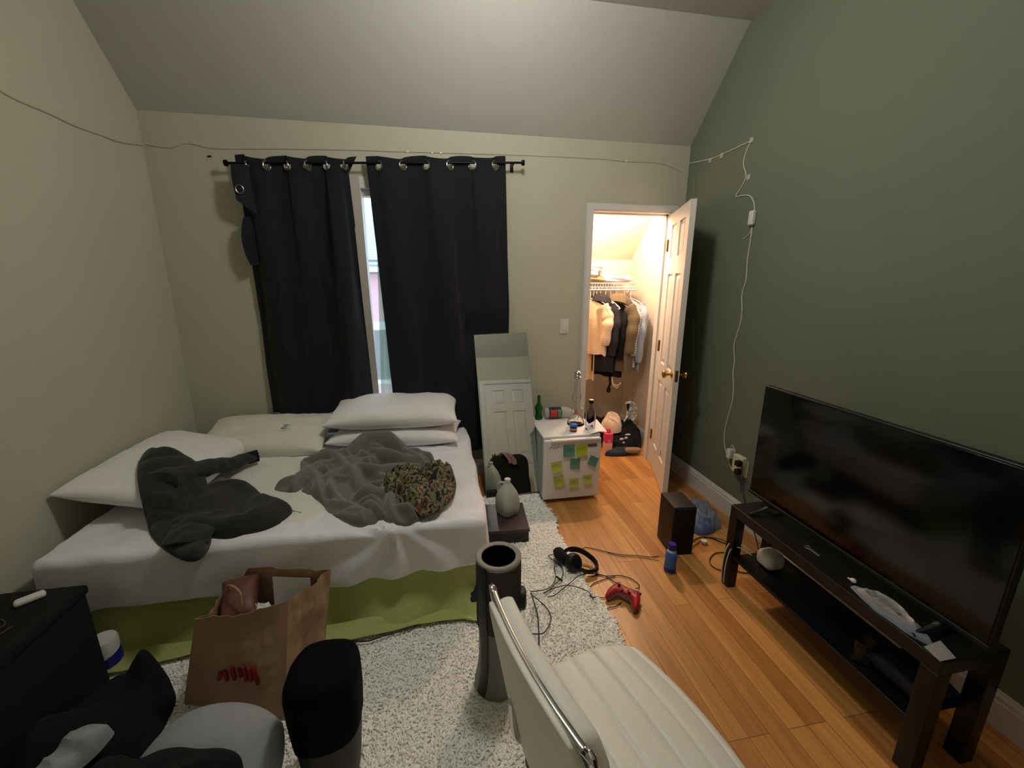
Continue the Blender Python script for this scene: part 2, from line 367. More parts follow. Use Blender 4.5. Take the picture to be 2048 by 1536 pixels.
def fold_heap(outline, z0, vol, seed, count, wid, hei, length, ang, step=.0065, zf=None, strokes=(), dents=(), rimw=.035, spread=1.2, sm=2, wob=.028):
    """heaped cloth: rounded fold ridges that meet in creases over a low mound, on a fine square grid cut to the outline"""
    rs = random.Random(seed)
    Q = np.array([[p.x, p.y] for p in spline([(x, y, 0) for x, y in ccw(outline)], 8, True)])
    A_, B_ = Q, np.roll(Q, -1, 0); AB = B_-A_; L2 = (AB**2).sum(1)+1e-12; c = Q.mean(0)
    x0, y0 = Q.min(0)-.02; x1, y1 = Q.max(0)+.02
    nx, ny = int((x1-x0)/step), int((y1-y0)/step)
    X, Y = np.meshgrid(np.linspace(x0, x1, nx), np.linspace(y0, y1, ny))
    D = np.full(X.shape, 9.); CX = X.copy(); CY = Y.copy(); cross = np.zeros(X.shape, int)
    for a, b, ab, l2 in zip(A_, B_, AB, L2):
        t = np.clip(((X-a[0])*ab[0]+(Y-a[1])*ab[1])/l2, 0, 1); px_, py_ = a[0]+ab[0]*t, a[1]+ab[1]*t; d = np.hypot(X-px_, Y-py_)
        k = d < D; D = np.where(k, d, D); CX = np.where(k, px_, CX); CY = np.where(k, py_, CY)
        xi = a[0]+(Y-a[1])/(ab[1]+1e-12)*ab[0]; cross += (((a[1] > Y) != (b[1] > Y)) & (X < xi)).astype(int)
    IN = cross % 2 == 1
    wn = np.array([[noise.noise(Vector((x*6, y*6, seed))) for x, y in zip(rx, ry)] for rx, ry in zip(X, Y)])
    wm = np.array([[noise.noise(Vector((x*6+9, y*6, seed+5))) for x, y in zip(rx, ry)] for rx, ry in zip(X, Y)])
    XX, YY = X+wn*wob, Y+wm*wob
    Hh = np.zeros_like(X); lines = [list(t) for t in strokes]; ins = np.argwhere(IN)
    for k in range(count):
        j, i = ins[rs.randrange(len(ins))]; x, y = float(X[j, i]), float(Y[j, i])
        a = ang+spread*(noise.noise(Vector((x*2.2, y*2.2, seed+2)))*2)+rs.uniform(-.35, .35); bend = rs.uniform(-2.8, 2.8); L = rs.uniform(*length)
        P = []; px_, py_ = x, y
        for t in range(7):
            P.append((px_, py_)); px_ += math.cos(a)*L/6; py_ += math.sin(a)*L/6; a += bend*L/6
        lines.append([P, rs.uniform(*wid), rs.uniform(*hei)])
    for P, w, h in lines:
        A = np.array(P, float); best = np.full(X.shape, 9.); tt = np.zeros(X.shape); n = len(A)-1
        for i in range(n):
            d = A[i+1]-A[i]; l2 = (d**2).sum()+1e-9; t = np.clip(((XX-A[i, 0])*d[0]+(YY-A[i, 1])*d[1])/l2, 0, 1)
            ds = np.hypot(XX-A[i, 0]-t*d[0], YY-A[i, 1]-t*d[1]); k = ds < best; best = np.where(k, ds, best); tt = np.where(k, (i+t)/n, tt)
        wl = w*(.6+.5*np.sin(np.pi*np.clip(tt, .04, .96))); hl = h*np.sin(np.pi*np.clip(tt*.9+.05, 0, 1))**.6
        Hh = np.maximum(Hh, hl*np.clip(1-(best/(wl*1.15))**2, 0, 1)**.75)
    rim = np.where(IN, np.clip(D/rimw, 0, 1), 0); rim = np.sqrt(np.clip(1-(1-rim)**2, 0, 1))
    Z = vol*(1+.45*wn)+Hh
    for (qx, qy, qd, qr) in dents: Z = Z-qd*np.exp(-((X-qx)**2+(Y-qy)**2)/(qr*qr))
    Z = np.maximum(Z, .006)
    for _ in range(sm): Z = .4*Z+.15*(np.roll(Z, 1, 0)+np.roll(Z, -1, 0)+np.roll(Z, 1, 1)+np.roll(Z, -1, 1))
    Z = Z*rim
    V = []; F = []; ids = {}
    def vid(j, i, low):
        x, y, z = X[j, i], Y[j, i], Z[j, i]; key = (j, i, low)
        if not IN[j, i]: x, y, z, key = CX[j, i], CY[j, i], 0., (j, i, 0)
        elif low: z = 0.
        if key not in ids:
            ids[key] = len(V); b0 = z0 if zf is None else zf(float(x), float(y)); V.append((float(x), float(y), float(b0+z)))
        return ids[key]
    for j in range(ny-1):
        for i in range(nx-1):
            cs_ = ((j, i), (j, i+1), (j+1, i+1), (j+1, i))
            if any(IN[c] for c in cs_):
                F.append(tuple(vid(a, b, 0) for a, b in cs_)); F.append(tuple(vid(a, b, 1) for a, b in cs_)[::-1])
    return V, F

# ------------------------------------------------------------------ object helpers
def obj(name, g, m, parent=None, smooth=True, label=None, kind=None):
    V, F = g; me = bpy.data.meshes.new(name)
    if parent is not None:
        L = parent.matrix_world.translation if False else wloc(parent); V = [(v[0]-L[0], v[1]-L[1], v[2]-L[2]) for v in V]; org = (0, 0, 0)
    else:
        a = np.array(V); org = ((a[:, 0].min()+a[:, 0].max())/2, (a[:, 1].min()+a[:, 1].max())/2, a[:, 2].min()); org = tuple(float(t) for t in org)
        V = [(v[0]-org[0], v[1]-org[1], v[2]-org[2]) for v in V]
    me.from_pydata(V, [], F); me.validate()
    me.materials.append(M[m] if isinstance(m, str) else m)
    o = bpy.data.objects.new(name, me); COL.objects.link(o); o.location = org
    if parent: o.parent = parent
    if smooth:
        me.polygons.foreach_set('use_smooth', [True]*len(me.polygons))
        try: me.set_sharp_from_angle(angle=math.radians(38 if smooth is True else smooth))
        except Exception: pass
    if label: o['label'] = label
    if kind: o['kind'] = kind
    return o
def wloc(o):
    v = Vector(o.location)
    while o.parent: o = o.parent; v += Vector(o.location)
    return v
def thing(name, label, cat, loc=(0, 0, 0), group=None):
    o = bpy.data.objects.new(name, None); COL.objects.link(o); o.location = loc; o.empty_display_size = .05
    o['label'] = label; o['category'] = cat
    if group: o['group'] = group
    return o
def tag(o, label, cat, group=None, kind=None):
    o['label'] = label; o['category'] = cat
    if group: o['group'] = group
    if kind: o['kind'] = kind
    return o
def struct(name, g, m, parent=None, smooth=False):
    o = obj(name, g, m, parent, smooth)
    if parent is None: o['kind'] = 'structure'
    return o
def dup(root, loc, label=None):
    r = root.copy(); COL.objects.link(r); r.location = loc
    if label: r['label'] = label
    for ch in list(root.children):
        c = ch.copy(); COL.objects.link(c); c.parent = r
        for g in list(ch.children):
            d = g.copy(); COL.objects.link(d); d.parent = c
    return r

# ================================================================== ROOM
XL, XR, YB, YF = -1.69, 1.91, 3.12, -.32
ZE, ZC = 2.51, 3.04              # eaves height, flat ceiling height
struct('floor', box(XL-.1, 2.1, YF-.1, 4.2, -.08, 0), 'floor')
gab = [(YF, 0), (YB, 0), (YB, ZE), (YB-.51, ZC), (YF+.51, ZC), (YF, ZE)]
struct('wall_left', prism_x(gab, XL-.1, XL), 'wall')
struct('wall_right', prism_x(gab, XR, XR+.1), 'green')
# back wall with window and closet openings
WX0, WX1, WZ0, WZ1 = -1.05, .16, .62, 2.13
DX0, DX1, DZ = 1.175, 1.80, 2.04
yb1 = YB+.12
struct('wall_back', join(box(XL, WX0, YB, yb1, 0, ZE+.02), box(WX0, WX1, YB, yb1, 0, WZ0), box(WX0, WX1, YB, yb1, WZ1, ZE+.02),
       box(WX1, DX0-.02, YB, yb1, 0, ZE+.02), box(DX0-.02, DX1+.02, YB, yb1, DZ+.02, ZE+.02), box(DX1+.02, XR, YB, yb1, 0, ZE+.02)), 'wall')
FX0, FX1 = .70, 1.46             # entrance door behind the camera
struct('wall_front', join(box(XL, FX0-.02, YF-.1, YF, 0, ZE), box(FX0-.02, FX1+.02, YF-.1, YF, 2.06, ZE), box(FX1+.02, XR, YF-.1, YF, 0, ZE)), 'wall')
t = .08
struct('ceiling', join(prism_x([(YB+.0, ZE), (YB+.12, ZE), (YB-.45, ZC+t+.02), (YB-.51, ZC)], XL, XR),
       prism_x([(YB-.51, ZC), (YB-.45, ZC+t), (YF+.45, ZC+t), (YF+.51, ZC)], XL, XR),
       prism_x([(YF, ZE), (YF+.51, ZC), (YF+.45, ZC+t), (YF-.1, ZE)], XL, XR)), 'ceil')
# closet shell
cz = lambda y: 2.113-.957*(y-3.667)
struct('wall_closet_right', prism_x([(yb1, 0), (4.05, 0), (4.05, cz(4.05)), (yb1, cz(yb1))], 1.95, 2.03), 'closetwall')
struct('wall_closet_left', prism_x([(yb1, 0), (4.05, 0), (4.05, cz(4.05)), (yb1, cz(yb1))], .62, .70), 'closetwall')
struct('wall_closet_back', box(.62, 2.03, 4.05, 4.13, 0, cz(4.05)+.06), 'closetwall')
struct('ceiling_closet', prism_x([(yb1-.05, cz(yb1-.05)), (4.13, cz(4.13)), (4.13, cz(4.13)+.08), (yb1-.05, cz(yb1-.05)+.08)], .62, 2.03), 'closetwall')
# baseboards (profiled)
def bb_x(x, y0, y1, s):
    return prism_x([(0, 0)], 0, 0) if False else ([(x+s*a, y, z) for y in (y0, y1) for a, z in BP], [tuple(range(len(BP))), tuple(range(len(BP), 2*len(BP)))[::-1]]+[(i, (i+1) % len(BP), len(BP)+(i+1) % len(BP), len(BP)+i) for i in range(len(BP))])
BP = [(0, 0), (.016, 0), (.016, .098), (.012, .106), (.012, .118), (.006, .128), (.004, .136), (0, .138)]
def bb_y(y, x0, x1, s):
    n = len(BP); V = [(x, y+s*a, z) for x in (x0, x1) for a, z in BP]
    return V, [tuple(range(n)), tuple(range(n, 2*n))[::-1]]+[(i, (i+1) % n, n+(i+1) % n, n+i) for i in range(n)]
struct('baseboard_right', bb_x(XR, YF, YB, -1), 'trim')
struct('baseboard_left', bb_x(XL, YF, YB, 1), 'trim')
struct('baseboard_back', join(bb_y(YB, XL+.016, DX0-.07, -1)), 'trim')
struct('baseboard_front', join(bb_y(YF, XL+.016, FX0-.08, 1), bb_y(YF, FX1+.08, XR-.016, 1)), 'trim')
struct('baseboard_closet_right', bb_x(1.95, yb1, 4.05, -1), 'trim')
# closet casing + jambs
def casing(x0, x1, z1, y, s, w=.06):
    g = []
    for (o, e, th) in ((0, w, .010), (.012, w-.006, .016), (.03, w-.012, .020)):
        ya, yb = sorted((y, y+s*th))
        g += [box(x0-e, x0-o*.35, ya, yb, 0, z1+o*.35), box(x1+o*.35, x1+e, ya, yb, 0, z1+o*.35), box(x0-e, x1+e, ya, yb, z1+o*.35, z1+e)]
    return join(*g)
struct('trim_1', join(casing(DX0, DX1, DZ, YB, -1, .055), box(DX0-.02, DX0, YB, yb1, 0, DZ+.02), box(DX1, DX1+.02, YB, yb1, 0, DZ+.02), box(DX0, DX1, YB, yb1, DZ, DZ+.02),
                      box(DX0, DX0+.012, YB+.045, YB+.08, 0, DZ), box(DX1-.012, DX1, YB+.045, YB+.08, 0, DZ), box(DX0, DX1, YB+.045, YB+.08, DZ-.012, DZ)), 'trim')
struct('trim_2', join(casing(FX0, FX1, 2.04, YF, 1, .07), box(FX0-.02, FX0, YF-.1, YF, 0, 2.06), box(FX1, FX1+.02, YF-.1, YF, 0, 2.06), box(FX0, FX1, YF-.1, YF, 2.04, 2.06)), 'trim')
# six-panel door in local space: x 0..w, y 0..th, z 0..h
def panel_door(w, h, th=.035):
    g = [box(.02, w-.02, .011, th-.011, .02, h-.02)]
    st = .105*w/.65; mu = .05
    zs = [(.20, .76), (.90, 1.58), (1.70, 1.93)]
    g += [box(0, st, 0, th, 0, h), box(w-st, w, 0, th, 0, h)]+[box(w/2-mu, w/2+mu, 0, th, a, b) for a, b in zs]
    zr = [0]+[z for p in zs for z in p]+[h]
    for i in range(0, len(zr), 2): g.append(box(st, w-st, 0, th, zr[i], zr[i+1]))
    for (a, b) in zs:
        for (x0, x1) in ((st, w/2-mu), (w/2+mu, w-st)):
            for s, y0 in ((-1, .011), (1, th-.011)):
                i1, i2 = .014, .036; yy = y0+s*.008
                V = [(x0+i1, y0, a+i1), (x1-i1, y0, a+i1), (x1-i1, y0, b-i1), (x0+i1, y0, b-i1), (x0+i2, yy, a+i2), (x1-i2, yy, a+i2), (x1-i2, yy, b-i2), (x0+i2, yy, b-i2)]
                F = [(4, 5, 6, 7), (0, 1, 5, 4), (1, 2, 6, 5), (2, 3, 7, 6), (3, 0, 4, 7)]
                if s > 0: F = [f[::-1] for f in F]
                g.append((V, F))
    return join(*g)
def knob_geo(s=1):   # axis along y
    g = lathe([(.026, 0), (.027, .004), (.018, .008), (.009, .012), (.009, .03), (.017, .035), (.026, .044), (.028, .054), (.022, .064), (.008, .068), (.0005, .069)], 24)
    return xf(g, Matrix.Rotation(PI/2 if s < 0 else -PI/2, 4, 'X'))
# open closet door: hinge at right jamb, near edge swung towards the camera
hx, hy = 1.797, 3.118; ang = math.atan2(2.52-hy, 1.578-hx); DW = .645
MD = TR(hx, hy, .012, ang)
door1 = struct('door_1', xf(panel_door(DW, 2.02), MD), 'door')
kn = join(xf(xf(knob_geo(-1), TR(DW-.06, 0, .90)), MD), xf(xf(knob_geo(1), TR(DW-.06, .035, .90)), MD), xf(rbox(DW-.001, DW+.002, .008, .027, .86, .94, .001), MD))
obj('door_handle', kn, 'brass', door1, label='brass door knob')
hg = join(*[xf(join(lathe([(.006, z), (.006, z+.09)], 10, -.004, -.006), box(0, .03, -.002, .001, z, z+.09)), MD) for z in (.2, .97, 1.75)])
obj('hinge', hg, 'brass', door1)
# tape scraps stuck on the closet door
for (u, z, r) in ((.42, .26, .5), (.44, .17, .3), (.30, 1.02, .4), (.33, .72, .6)):
    tp = xf(xf(rbox(-.012, .012, -.0015, 0, -.035, .035, .0006), TR(u, 0, z, 0, 0, r)), MD)
    obj('tape_scrap', tp, 'whitepaper', door1, label='torn white tape scrap')
door2 = struct('door_2', xf(panel_door(FX1-FX0-.006, 2.02), TR(FX0+.003, YF-.045, .012)), 'door')
obj('door_handle', xf(xf(knob_geo(1), TR(.06, .035, .90)), TR(FX0+.003, YF-.045, .012)), 'brass', door2, label='brass door knob')

# window: frame, central mullion, glass, casing
wf = struct('window_1', join(box(WX0, WX1, YB+.02, YB+.1, WZ0, WZ0+.04), box(WX0, WX1, YB+.02, YB+.1, WZ1-.04, WZ1), box(WX0, WX0+.04, YB+.02, YB+.1, WZ0, WZ1),
      box(WX1-.04, WX1, YB+.02, YB+.1, WZ0, WZ1), box(-.56, -.455, YB-.012, YB+.1, WZ0, WZ1), box(WX0, -.56, YB+.045, YB+.08, 1.34, 1.38)), 'trim')
obj('window_pane', box(WX0+.04, -.56, YB+.06, YB+.066, WZ0+.04, WZ1-.04), 'glass', wf, False)
obj('window_pane', box(-.455, WX1-.04, YB+.06, YB+.066, WZ0+.04, WZ1-.04), 'glass', wf, False)
struct('trim_3', join(box(WX0-.07, WX0, YB-.015, YB, WZ0-.07, WZ1+.07), box(WX1, WX1+.07, YB-.015, YB, WZ0-.07, WZ1+.07), box(WX0, WX1, YB-.015, YB, WZ1, WZ1+.07), box(WX0-.09, WX1+.09, YB-.045, YB, WZ0-.03, WZ0)), 'trim')

# neighbouring house seen through the gap
nh = thing('neighbouring_house', 'neighbouring brick house with pale shingle roof seen through the curtain gap', 'house', (-1.2, 9.5, -3))
obj('brick_wall', box(-6, 4, 9., 9.4, -3, 1.72), 'brickfar', nh, False)
obj('gutter', rbox(-6.2, 4.2, 8.72, 8.9, 1.70, 1.80, .03), 'whiteplastic', nh)
obj('fascia_board', box(-6.1, 4.1, 8.9, 9.0, 1.68, 1.94), 'midgrey', nh, False)
obj('roof', prism_x([(8.8, 1.84), (11.2, 3.35), (11.2, 3.2), (8.9, 1.76)], -6.2, 4.2), 'shingle', nh, False)
w_ = obj('window', box(-1.9, -.7, 8.97, 9.02, -.6, .72), 'whiteplastic', nh, False)
obj('window_pane', box(-1.8, -.8, 8.95, 8.975, -.5, .55), 'midgrey', w_, False)
struct('ground_outside', box(-12, 12, 4.4, 16, -3.1, -3), 'midgrey')

# ================================================================== CURTAINS
def rodz(x): return 2.226+(x+1.2)*.049
rod = thing('curtain_rod', 'thin black curtain rod above the window with flat end caps', 'curtain rod', (-.3, 3.03, 2.27))
obj('pole', tube([(-1.205, 3.03, rodz(-1.205)), (.615, 3.03, rodz(.615))], .0075, 12, 0), 'blackmetal', rod)
for x in (-1.205, .615):
    g = xf(lathe([(.0075, -.004), (.017, 0), (.019, .008), (.017, .018), (.004, .02)], 16), TR(x, 3.03, rodz(x), 0, 0, PI/2 if x > 0 else -PI/2))
    obj('end_cap', g, 'blackmetal', rod)
for x in (-1.13, .56):
    obj('bracket', join(tube([(x, 3.118, rodz(x)-.01), (x, 3.05, rodz(x)-.01), (x, 3.03, rodz(x)-.008)], .004, 8, 4), rbox(x-.012, x+.012, 3.113, 3.12, rodz(x)-.04, rodz(x)+.02, .003)), 'blackmetal', rod)
def curtain(label, x0t, x1t, x0b, x1b, zb, folds, seed, flap):
    root = thing('curtain', label, 'curtain', ((x0t+x1t)/2, 3.03, rodz((x0t+x1t)/2)), 'navy blackout curtains on the window')
    W = x1t-x0t
    def fy(u, v, x, z):
        top = math.cos(u*folds*2*PI)*(.015+.022*min(1, max(0, v-.05)*4))
        lo = .03*math.sin(u*folds*4.1+seed)+.022*noise.noise(Vector((u*5+seed, v*1.4, 2)))
        mid = .012*noise.noise(Vector((u*16+seed, v*3, 4)))
        k = min(1, v*1.6)
        return 3.03+top*(1-.45*k)+(lo+mid)*k+.004*noise.noise(Vector((x*20, z*20, seed)))
    def P(u, v):
        xt = x0t+W*u; xb = x0b+(x1b-x0b)*u
        sl = .018*math.sin(u*folds*4*PI)*(1-v)
        x = xt+(xb-xt)*v+sl+.01*noise.noise(Vector((u*7, v*4, seed)))*v
        zt = rodz(xt)+.035+.010*math.sin(u*folds*2*PI+1.)+.012*noise.noise(Vector((u*6, seed, 0)))
        z = zt+(zb-zt)*v+(.012*math.sin(u*9+seed) if v > .99 else 0)
        y = fy(u, v, x, z)
        if flap: x -= .06*u**6*min(1, v/.06)*(1-v)
        if x > .2 and z < 1.4:
            ym = 2.70+.355*(min(z, 1.15)-.035)/1.115+.024; y = max(y, ym-max(0, z-1.17)*.25)
        return (x, min(y, 3.108), z)
    n = int(folds*2)
    vv = list(np.linspace(0, .075, 46))+list(np.linspace(.075, 1, 76))[1:]
    nu = 230; V, F = [], []
    E = []
    for k in range(n):
        u = (k+.5)/n; a_, b_ = P(u-.02, .03), P(u+.02, .03); c_ = P(u, .03)
        E.append((c_[0], c_[1], rodz(c_[0])-.017, math.atan2(b_[1]-a_[1], b_[0]-a_[0])))
    V = [P(i/(nu-1), v) for v in vv for i in range(nu)]
    for j in range(len(vv)-1):
        for i in range(nu-1):
            q = (j*nu+i, j*nu+i+1, (j+1)*nu+i+1, (j+1)*nu+i)
            if j < 46:
                c_ = [sum(V[t][m_] for t in q)/4 for m_ in range(3)]
                if any((c_[0]-e[0])**2+(c_[1]-e[1])**2+(c_[2]-e[2])**2 < .0265**2 for e in E): continue
            F.append(q)
    pn = obj('panel', (V, F), 'curtain', root)
    sm = pn.modifiers.new('thickness', 'SOLIDIFY'); sm.thickness = .003; sm.offset = 0
    for e in E:
        g = tube([(.0285*math.cos(a), 0, .0285*math.sin(a)) for a in [2*PI*i/24 for i in range(24)]], .0062, 8, 1, True, flat=(1, .6))
        obj('eyelet', xf(g, TR(e[0], e[1]-.001, e[2], e[3])), 'grommet', root, label='silver eyelet ring')
    return root, P
c1, P1 = curtain('left navy blackout curtain with its outer top corner folded over', -1.165, -.455, -1.165, -.462, .615, 3, 1.3, True)
# folded-over flap at the outer top corner, lighter lining outwards, then the edge bulging back out
def flapP(u, v):
    x = -1.168+.095*u*(1-.25*v)+.03*v*u; z = 2.21-.20*v-.08*u*v
    return (x-.004*math.sin(v*5), 2.985-.01*math.sin(u*3+v*2), z)
fl = obj('folded_corner', sheet(flapP, 16, 20, .004), 'darkcloth', c1, label='folded-over grey-black corner')
g = tube([(.02*math.cos(a), 0, .024*math.sin(a)) for a in [2*PI*i/20 for i in range(20)]], .004, 8, 1, True)
obj('eyelet', xf(g, TR(-1.135, 2.968, 2.07, .3)), 'grommet', fl)
def bulge(u, v):
    a = math.sin(PI*v)**.8
    return (-1.15-.026*a*math.sin(PI*.5*(1-u))+.06*u, 3.012-.012*a+.05*u, 1.92-.29*v)
obj('edge_roll', sheet(bulge, 14, 30, .006), 'curtain', c1)
obj('lining', sheet(lambda u, v: (-.515+.06*u*(1-v)+.045*v+.04*u*v, 3.062+.006*math.sin(v*9), 2.2-1.52*v), 6, 40, .002), 'liner', c1, label='pale grey curtain lining')
c2, P2 = curtain('right navy blackout curtain hanging down behind the leaning mirror', -.40, .505, -.308, .56, .26, 3, 4.1, False)
# mint sheer behind the right curtain
sc = obj('sheer_curtain', sheet(lambda u, v: (-.385+.22*u-.035*v*(1-u)+.02*(1-v)*(1-u), 3.07+.012*math.sin(u*22+v*2), 1.98-1.30*v), 40, 40, .0015), 'sheer')
tag(sc, 'pale mint green sheer curtain in the gap beside the right navy curtain', 'sheer curtain')
hk = obj('wall_hook', join(rbox(-1.345, -1.325, 3.112, 3.12, 2.275, 2.283, .002), tube([(-1.335, 3.118, 2.28), (-1.33, 3.10, 2.272)], .002, 6, 0)), 'blackmetal'); tag(hk, 'tiny dark hook in the wall left of the curtain rod', 'hook')

# ================================================================== BED
BZ = .465
bed = thing('bed', 'full size bed with white fitted sheet on a green-draped base in the corner', 'bed', (-.7, 2.38, 0))
BX0, BX1, BY0, BY1 = -1.60, .20, 1.70, 3.06
def mdisp(w, nn):
    x, y, z = w; up = max(0, nn[2]); fr = max(0, -nn[1]); rt = max(0, nn[0])
    top = 1 if z > BZ-.03 else 0
    a = 0
    if z > .40:
        # wrinkles gathered towards the front right
        d = math.hypot(x+.15, (y-1.75)); ang_ = math.atan2(y-1.68, x+.25)
        a += .010*math.exp(-d*2.2)*math.sin(ang_*11+3*noise.noise(Vector((x*3, y*3, 1))))*min(1, d/.16)
        a += .014*(ridge(x, y, 4.5, 3.3, .3, 2.2, .9)-.35)+.007*(ridge(x, y, 11, 7.3, .2, 3., .5)-.3)*(1 if x > -1.1 else .3)
        z += a
    if y < BY0+.02 and z < BZ-.0:
        # draped front: diagonal pulls radiating from the front edge
        hgt = (BZ-z)/.25; ax_ = x+.22; an_ = math.atan2(hgt*.25+.03, ax_)
        amp = .016*math.exp(-abs(x+.2)*1.3)+.004
        y += -amp*math.sin(an_*9+2*noise.noise(Vector((x*4, z*4, 2))))*min(1, hgt*1.6)*min(1, math.hypot(ax_, hgt*.25+.03)/.10)-.006*hgt*noise.noise(Vector((x*6, z*3, 5)))-.012*hgt*hgt
        if hgt > .9: z += .012*math.sin(x*5+1)+.01*noise.noise(Vector((x*9, 0, 3)))
    if x > BX1-.02 and z < BZ: x += .02*(BZ-z)/.25+.006*math.sin(y*14)
    return (x, y, z)
obj('mattress', rbox(BX0, BX1, BY0, BY1, .215, BZ, .035, (110, 90, 14), 4, mdisp), 'sheet', bed, label='mattress under a white fitted sheet')
obj('box_spring', rbox(BX0+.02, BX1-.06, BY0+.04, BY1-.01, .02, .225, .015), 'darkcloth', bed)
def skirt(u, v):
    x = BX0+.03+(BX1-.06-BX0-.03)*u; z = .238-.215*v
    y = BY0+.022-.05*v*v-.014*noise.noise(Vector((x*4, v*1.5, 8)))*(.4+v)-.010*math.sin(x*17+2*noise.noise(Vector((x*2, 0, 0))))*v
    # the right end flares out on the floor with big diagonal folds
    k = max(0, (u-.62)/.38)
    y -= k*.07*v*v+.030*k*math.sin(u*28+v*5)*v; z += -.012*k*(1-v)+(.0 if v < .95 else 0)
    x += .03*k*v
    return (x, y, max(.024+.008*abs(math.sin(x*12)), z))
obj('valance', sheet(skirt, 170, 26, .004), 'greensheet', bed, label='green sheet draped over the base')
def skirt2(u, v):
    x = BX0+.06+(BX1-.06-BX0)*u; w = .05+.05*math.sin(u*6+1)**2+.05*max(0, u-.7)
    return (x, BY0-.03-w*v-.015*max(0, u-.6), .042-.008*v+.008*math.sin(x*15+v*4)*(1-v)+.006*noise.noise(Vector((x*10, v*3, 1))))
obj('valance_hem', sheet(skirt2, 150, 8, .004), 'greensheet', bed, label='loose green hem lying on the rug')
dc = obj('dark_garment', heap([(.10, 1.655), (.19, 1.66), (.21, 1.74), (.16, 1.80), (.10, 1.76)], .03, .10, 5.1, 14, 14, 50), 'darkcloth'); tag(dc, 'dark crumpled garment poking out under the bed corner', 'garment')

def place(name, label, cat, g, m, loc, rz=0, rx=0, ry=0, group=None):
    o = obj(name, xf(g, TR(*loc, rz, rx, ry)), m); tag(o, label, cat, group); return o
# pillows
p2 = place('pillow', 'flatter white pillow underneath, lower one of the stack below the right curtain', 'pillow', pillow(.86, .40, .13, 2.2, 40, .06, .012), 'pillow', (-.29, 2.83, BZ+.052), -.10, 0, 0, 'white pillows on the bed')
p1 = place('pillow', 'plump white pillow on top of the stack in front of the right curtain', 'pillow', pillow(.86, .46, .17, 5.7, 44, .05, .012), 'pillow', (-.30, 2.885, BZ+.192), -.06, .10, 0, 'white pillows on the bed')
# frayed corner ties of the top pillow
tl = obj('corner_tassel', join(*[tube([(.11, 2.74, BZ+.13), (.13+.01*i, 2.72-.006*i, BZ+.11-.01*i), (.145+.004*i, 2.71, BZ+.075-.012*i), (.15-.012*i, 2.70, BZ+.06-.008*i)], .006, 6, 5) for i in range(4)]), 'lime', p1)
tl.location = tuple(-c for c in p1.location); 
_a = np.array([v.co for v in tl.data.vertices]); 
p3 = place('pillow', 'cream pillow with a small printed tag left of the stacked pillows', 'pillow', pillow(.80, .46, .17, 8.1, 40, .08, .016), 'pillowc', (-1.12, 2.82, BZ+.080), -.03, .22, 0, 'white pillows on the bed')
tg = obj('printed_tag', xf(rbox(-.028, .028, -.04, .04, -.0008, .0008, .0005), TR(-.985, 2.76, BZ+.153, -.25, .30)), 'whitepaper')
tg.parent = p3; tg.location = tuple(Vector(tg.location)-Vector(p3.location)); tg['label'] = 'white care tag with grey print'
def child_world(name, g, m, par, label=None):
    return obj(name, g, m, par, True, label)
for i, (yy, w) in enumerate(((-.024, .016), (-.012, .02), (.004, .014), (.018, .018))):
    q = xf(rbox(-w, w, -.004, .004, -.0004, .0006, .0003), TR(-.985, 2.76, BZ+.1545, -.25, .30) @ TR(0, yy, 0))
    obj('print_line', q, 'midgrey', tg)
p4 = place('pillow', 'long white pillow slumped against the left wall at the bed edge', 'pillow', pillow(.50, .80, .16, 3.9, 40, .05, .014, 0, .08), 'pillow', (-1.425, 2.34, BZ+.115), -.02, .0, .22, 'white pillows on the bed')

# crumpled sheets ridges (a lime white throw under everything)
th = obj('thin_throw', heap([(-1.22, 2.52), (-.95, 2.60), (-.72, 2.48), (-.60, 2.1), (-.56, 1.88), (-.72, 1.82), (-.95, 1.95), (-1.1, 2.25)], BZ-.004, .022, 6.2, 6, 22, 130, .3), 'lime')
tag(th, 'thin pale yellowish sheet rumpled flat on the middle of the bed', 'sheet')
# grey blanket
wp = lambda *q: [at(x, y, z=.56)[:2] for x, y in q]
bs = [(wp((560, 965), (600, 940), (640, 915), (690, 905)), .035, .05), (wp((600, 905), (625, 930), (640, 960), (630, 990)), .04, .05), (wp((690, 890), (730, 872), (780, 872), (820, 895)), .05, .09),
      (wp((700, 905), (720, 925), (760, 935), (800, 925), (840, 915)), .035, .07), (wp((740, 885), (770, 905), (810, 915), (835, 905)), .03, .085), (wp((650, 1000), (700, 1015), (740, 1030)), .035, .035),
      (wp((640, 975), (690, 985), (720, 1010), (735, 1035)), .03, .035), (wp((760, 1025), (800, 1030), (850, 1030)), .03, .035), (wp((660, 930), (665, 960), (690, 990)), .03, .045), (wp((790, 880), (830, 905), (860, 925)), .03, .06),
      (wp((610, 900), (660, 900), (700, 925), (715, 950)), .045, .065), (wp((760, 950), (780, 975), (790, 1010)), .035, .05), (wp((580, 985), (620, 985), (650, 1005)), .03, .03)]
bl = fold_heap([(-.87, 2.17), (-.80, 2.36), (-.84, 2.52), (-.76, 2.60), (-.62, 2.60), (-.50, 2.72), (-.34, 2.72), (-.20, 2.56), (-.06, 2.40), (.03, 2.2), (.03, 1.95), (-.08, 1.78), (-.17, 1.72), (-.28, 1.77), (-.38, 1.745), (-.50, 1.84), (-.58, 1.96), (-.68, 2.06)],
     BZ, .022, 12, 58, (.013, .028), (.035, .075), (.14, .36), -.6, .006, None, [(p, w*.8, h*1.25) for p, w, h in bs], [(-.46, 2.02, .045, .06), (-.52, 2.30, .03, .05)], .03, 1.2, 1)
o = obj('grey_blanket', bl, 'blanket', None, 180); tag(o, 'grey fleece blanket crumpled in a heap in the middle of the bed', 'blanket')
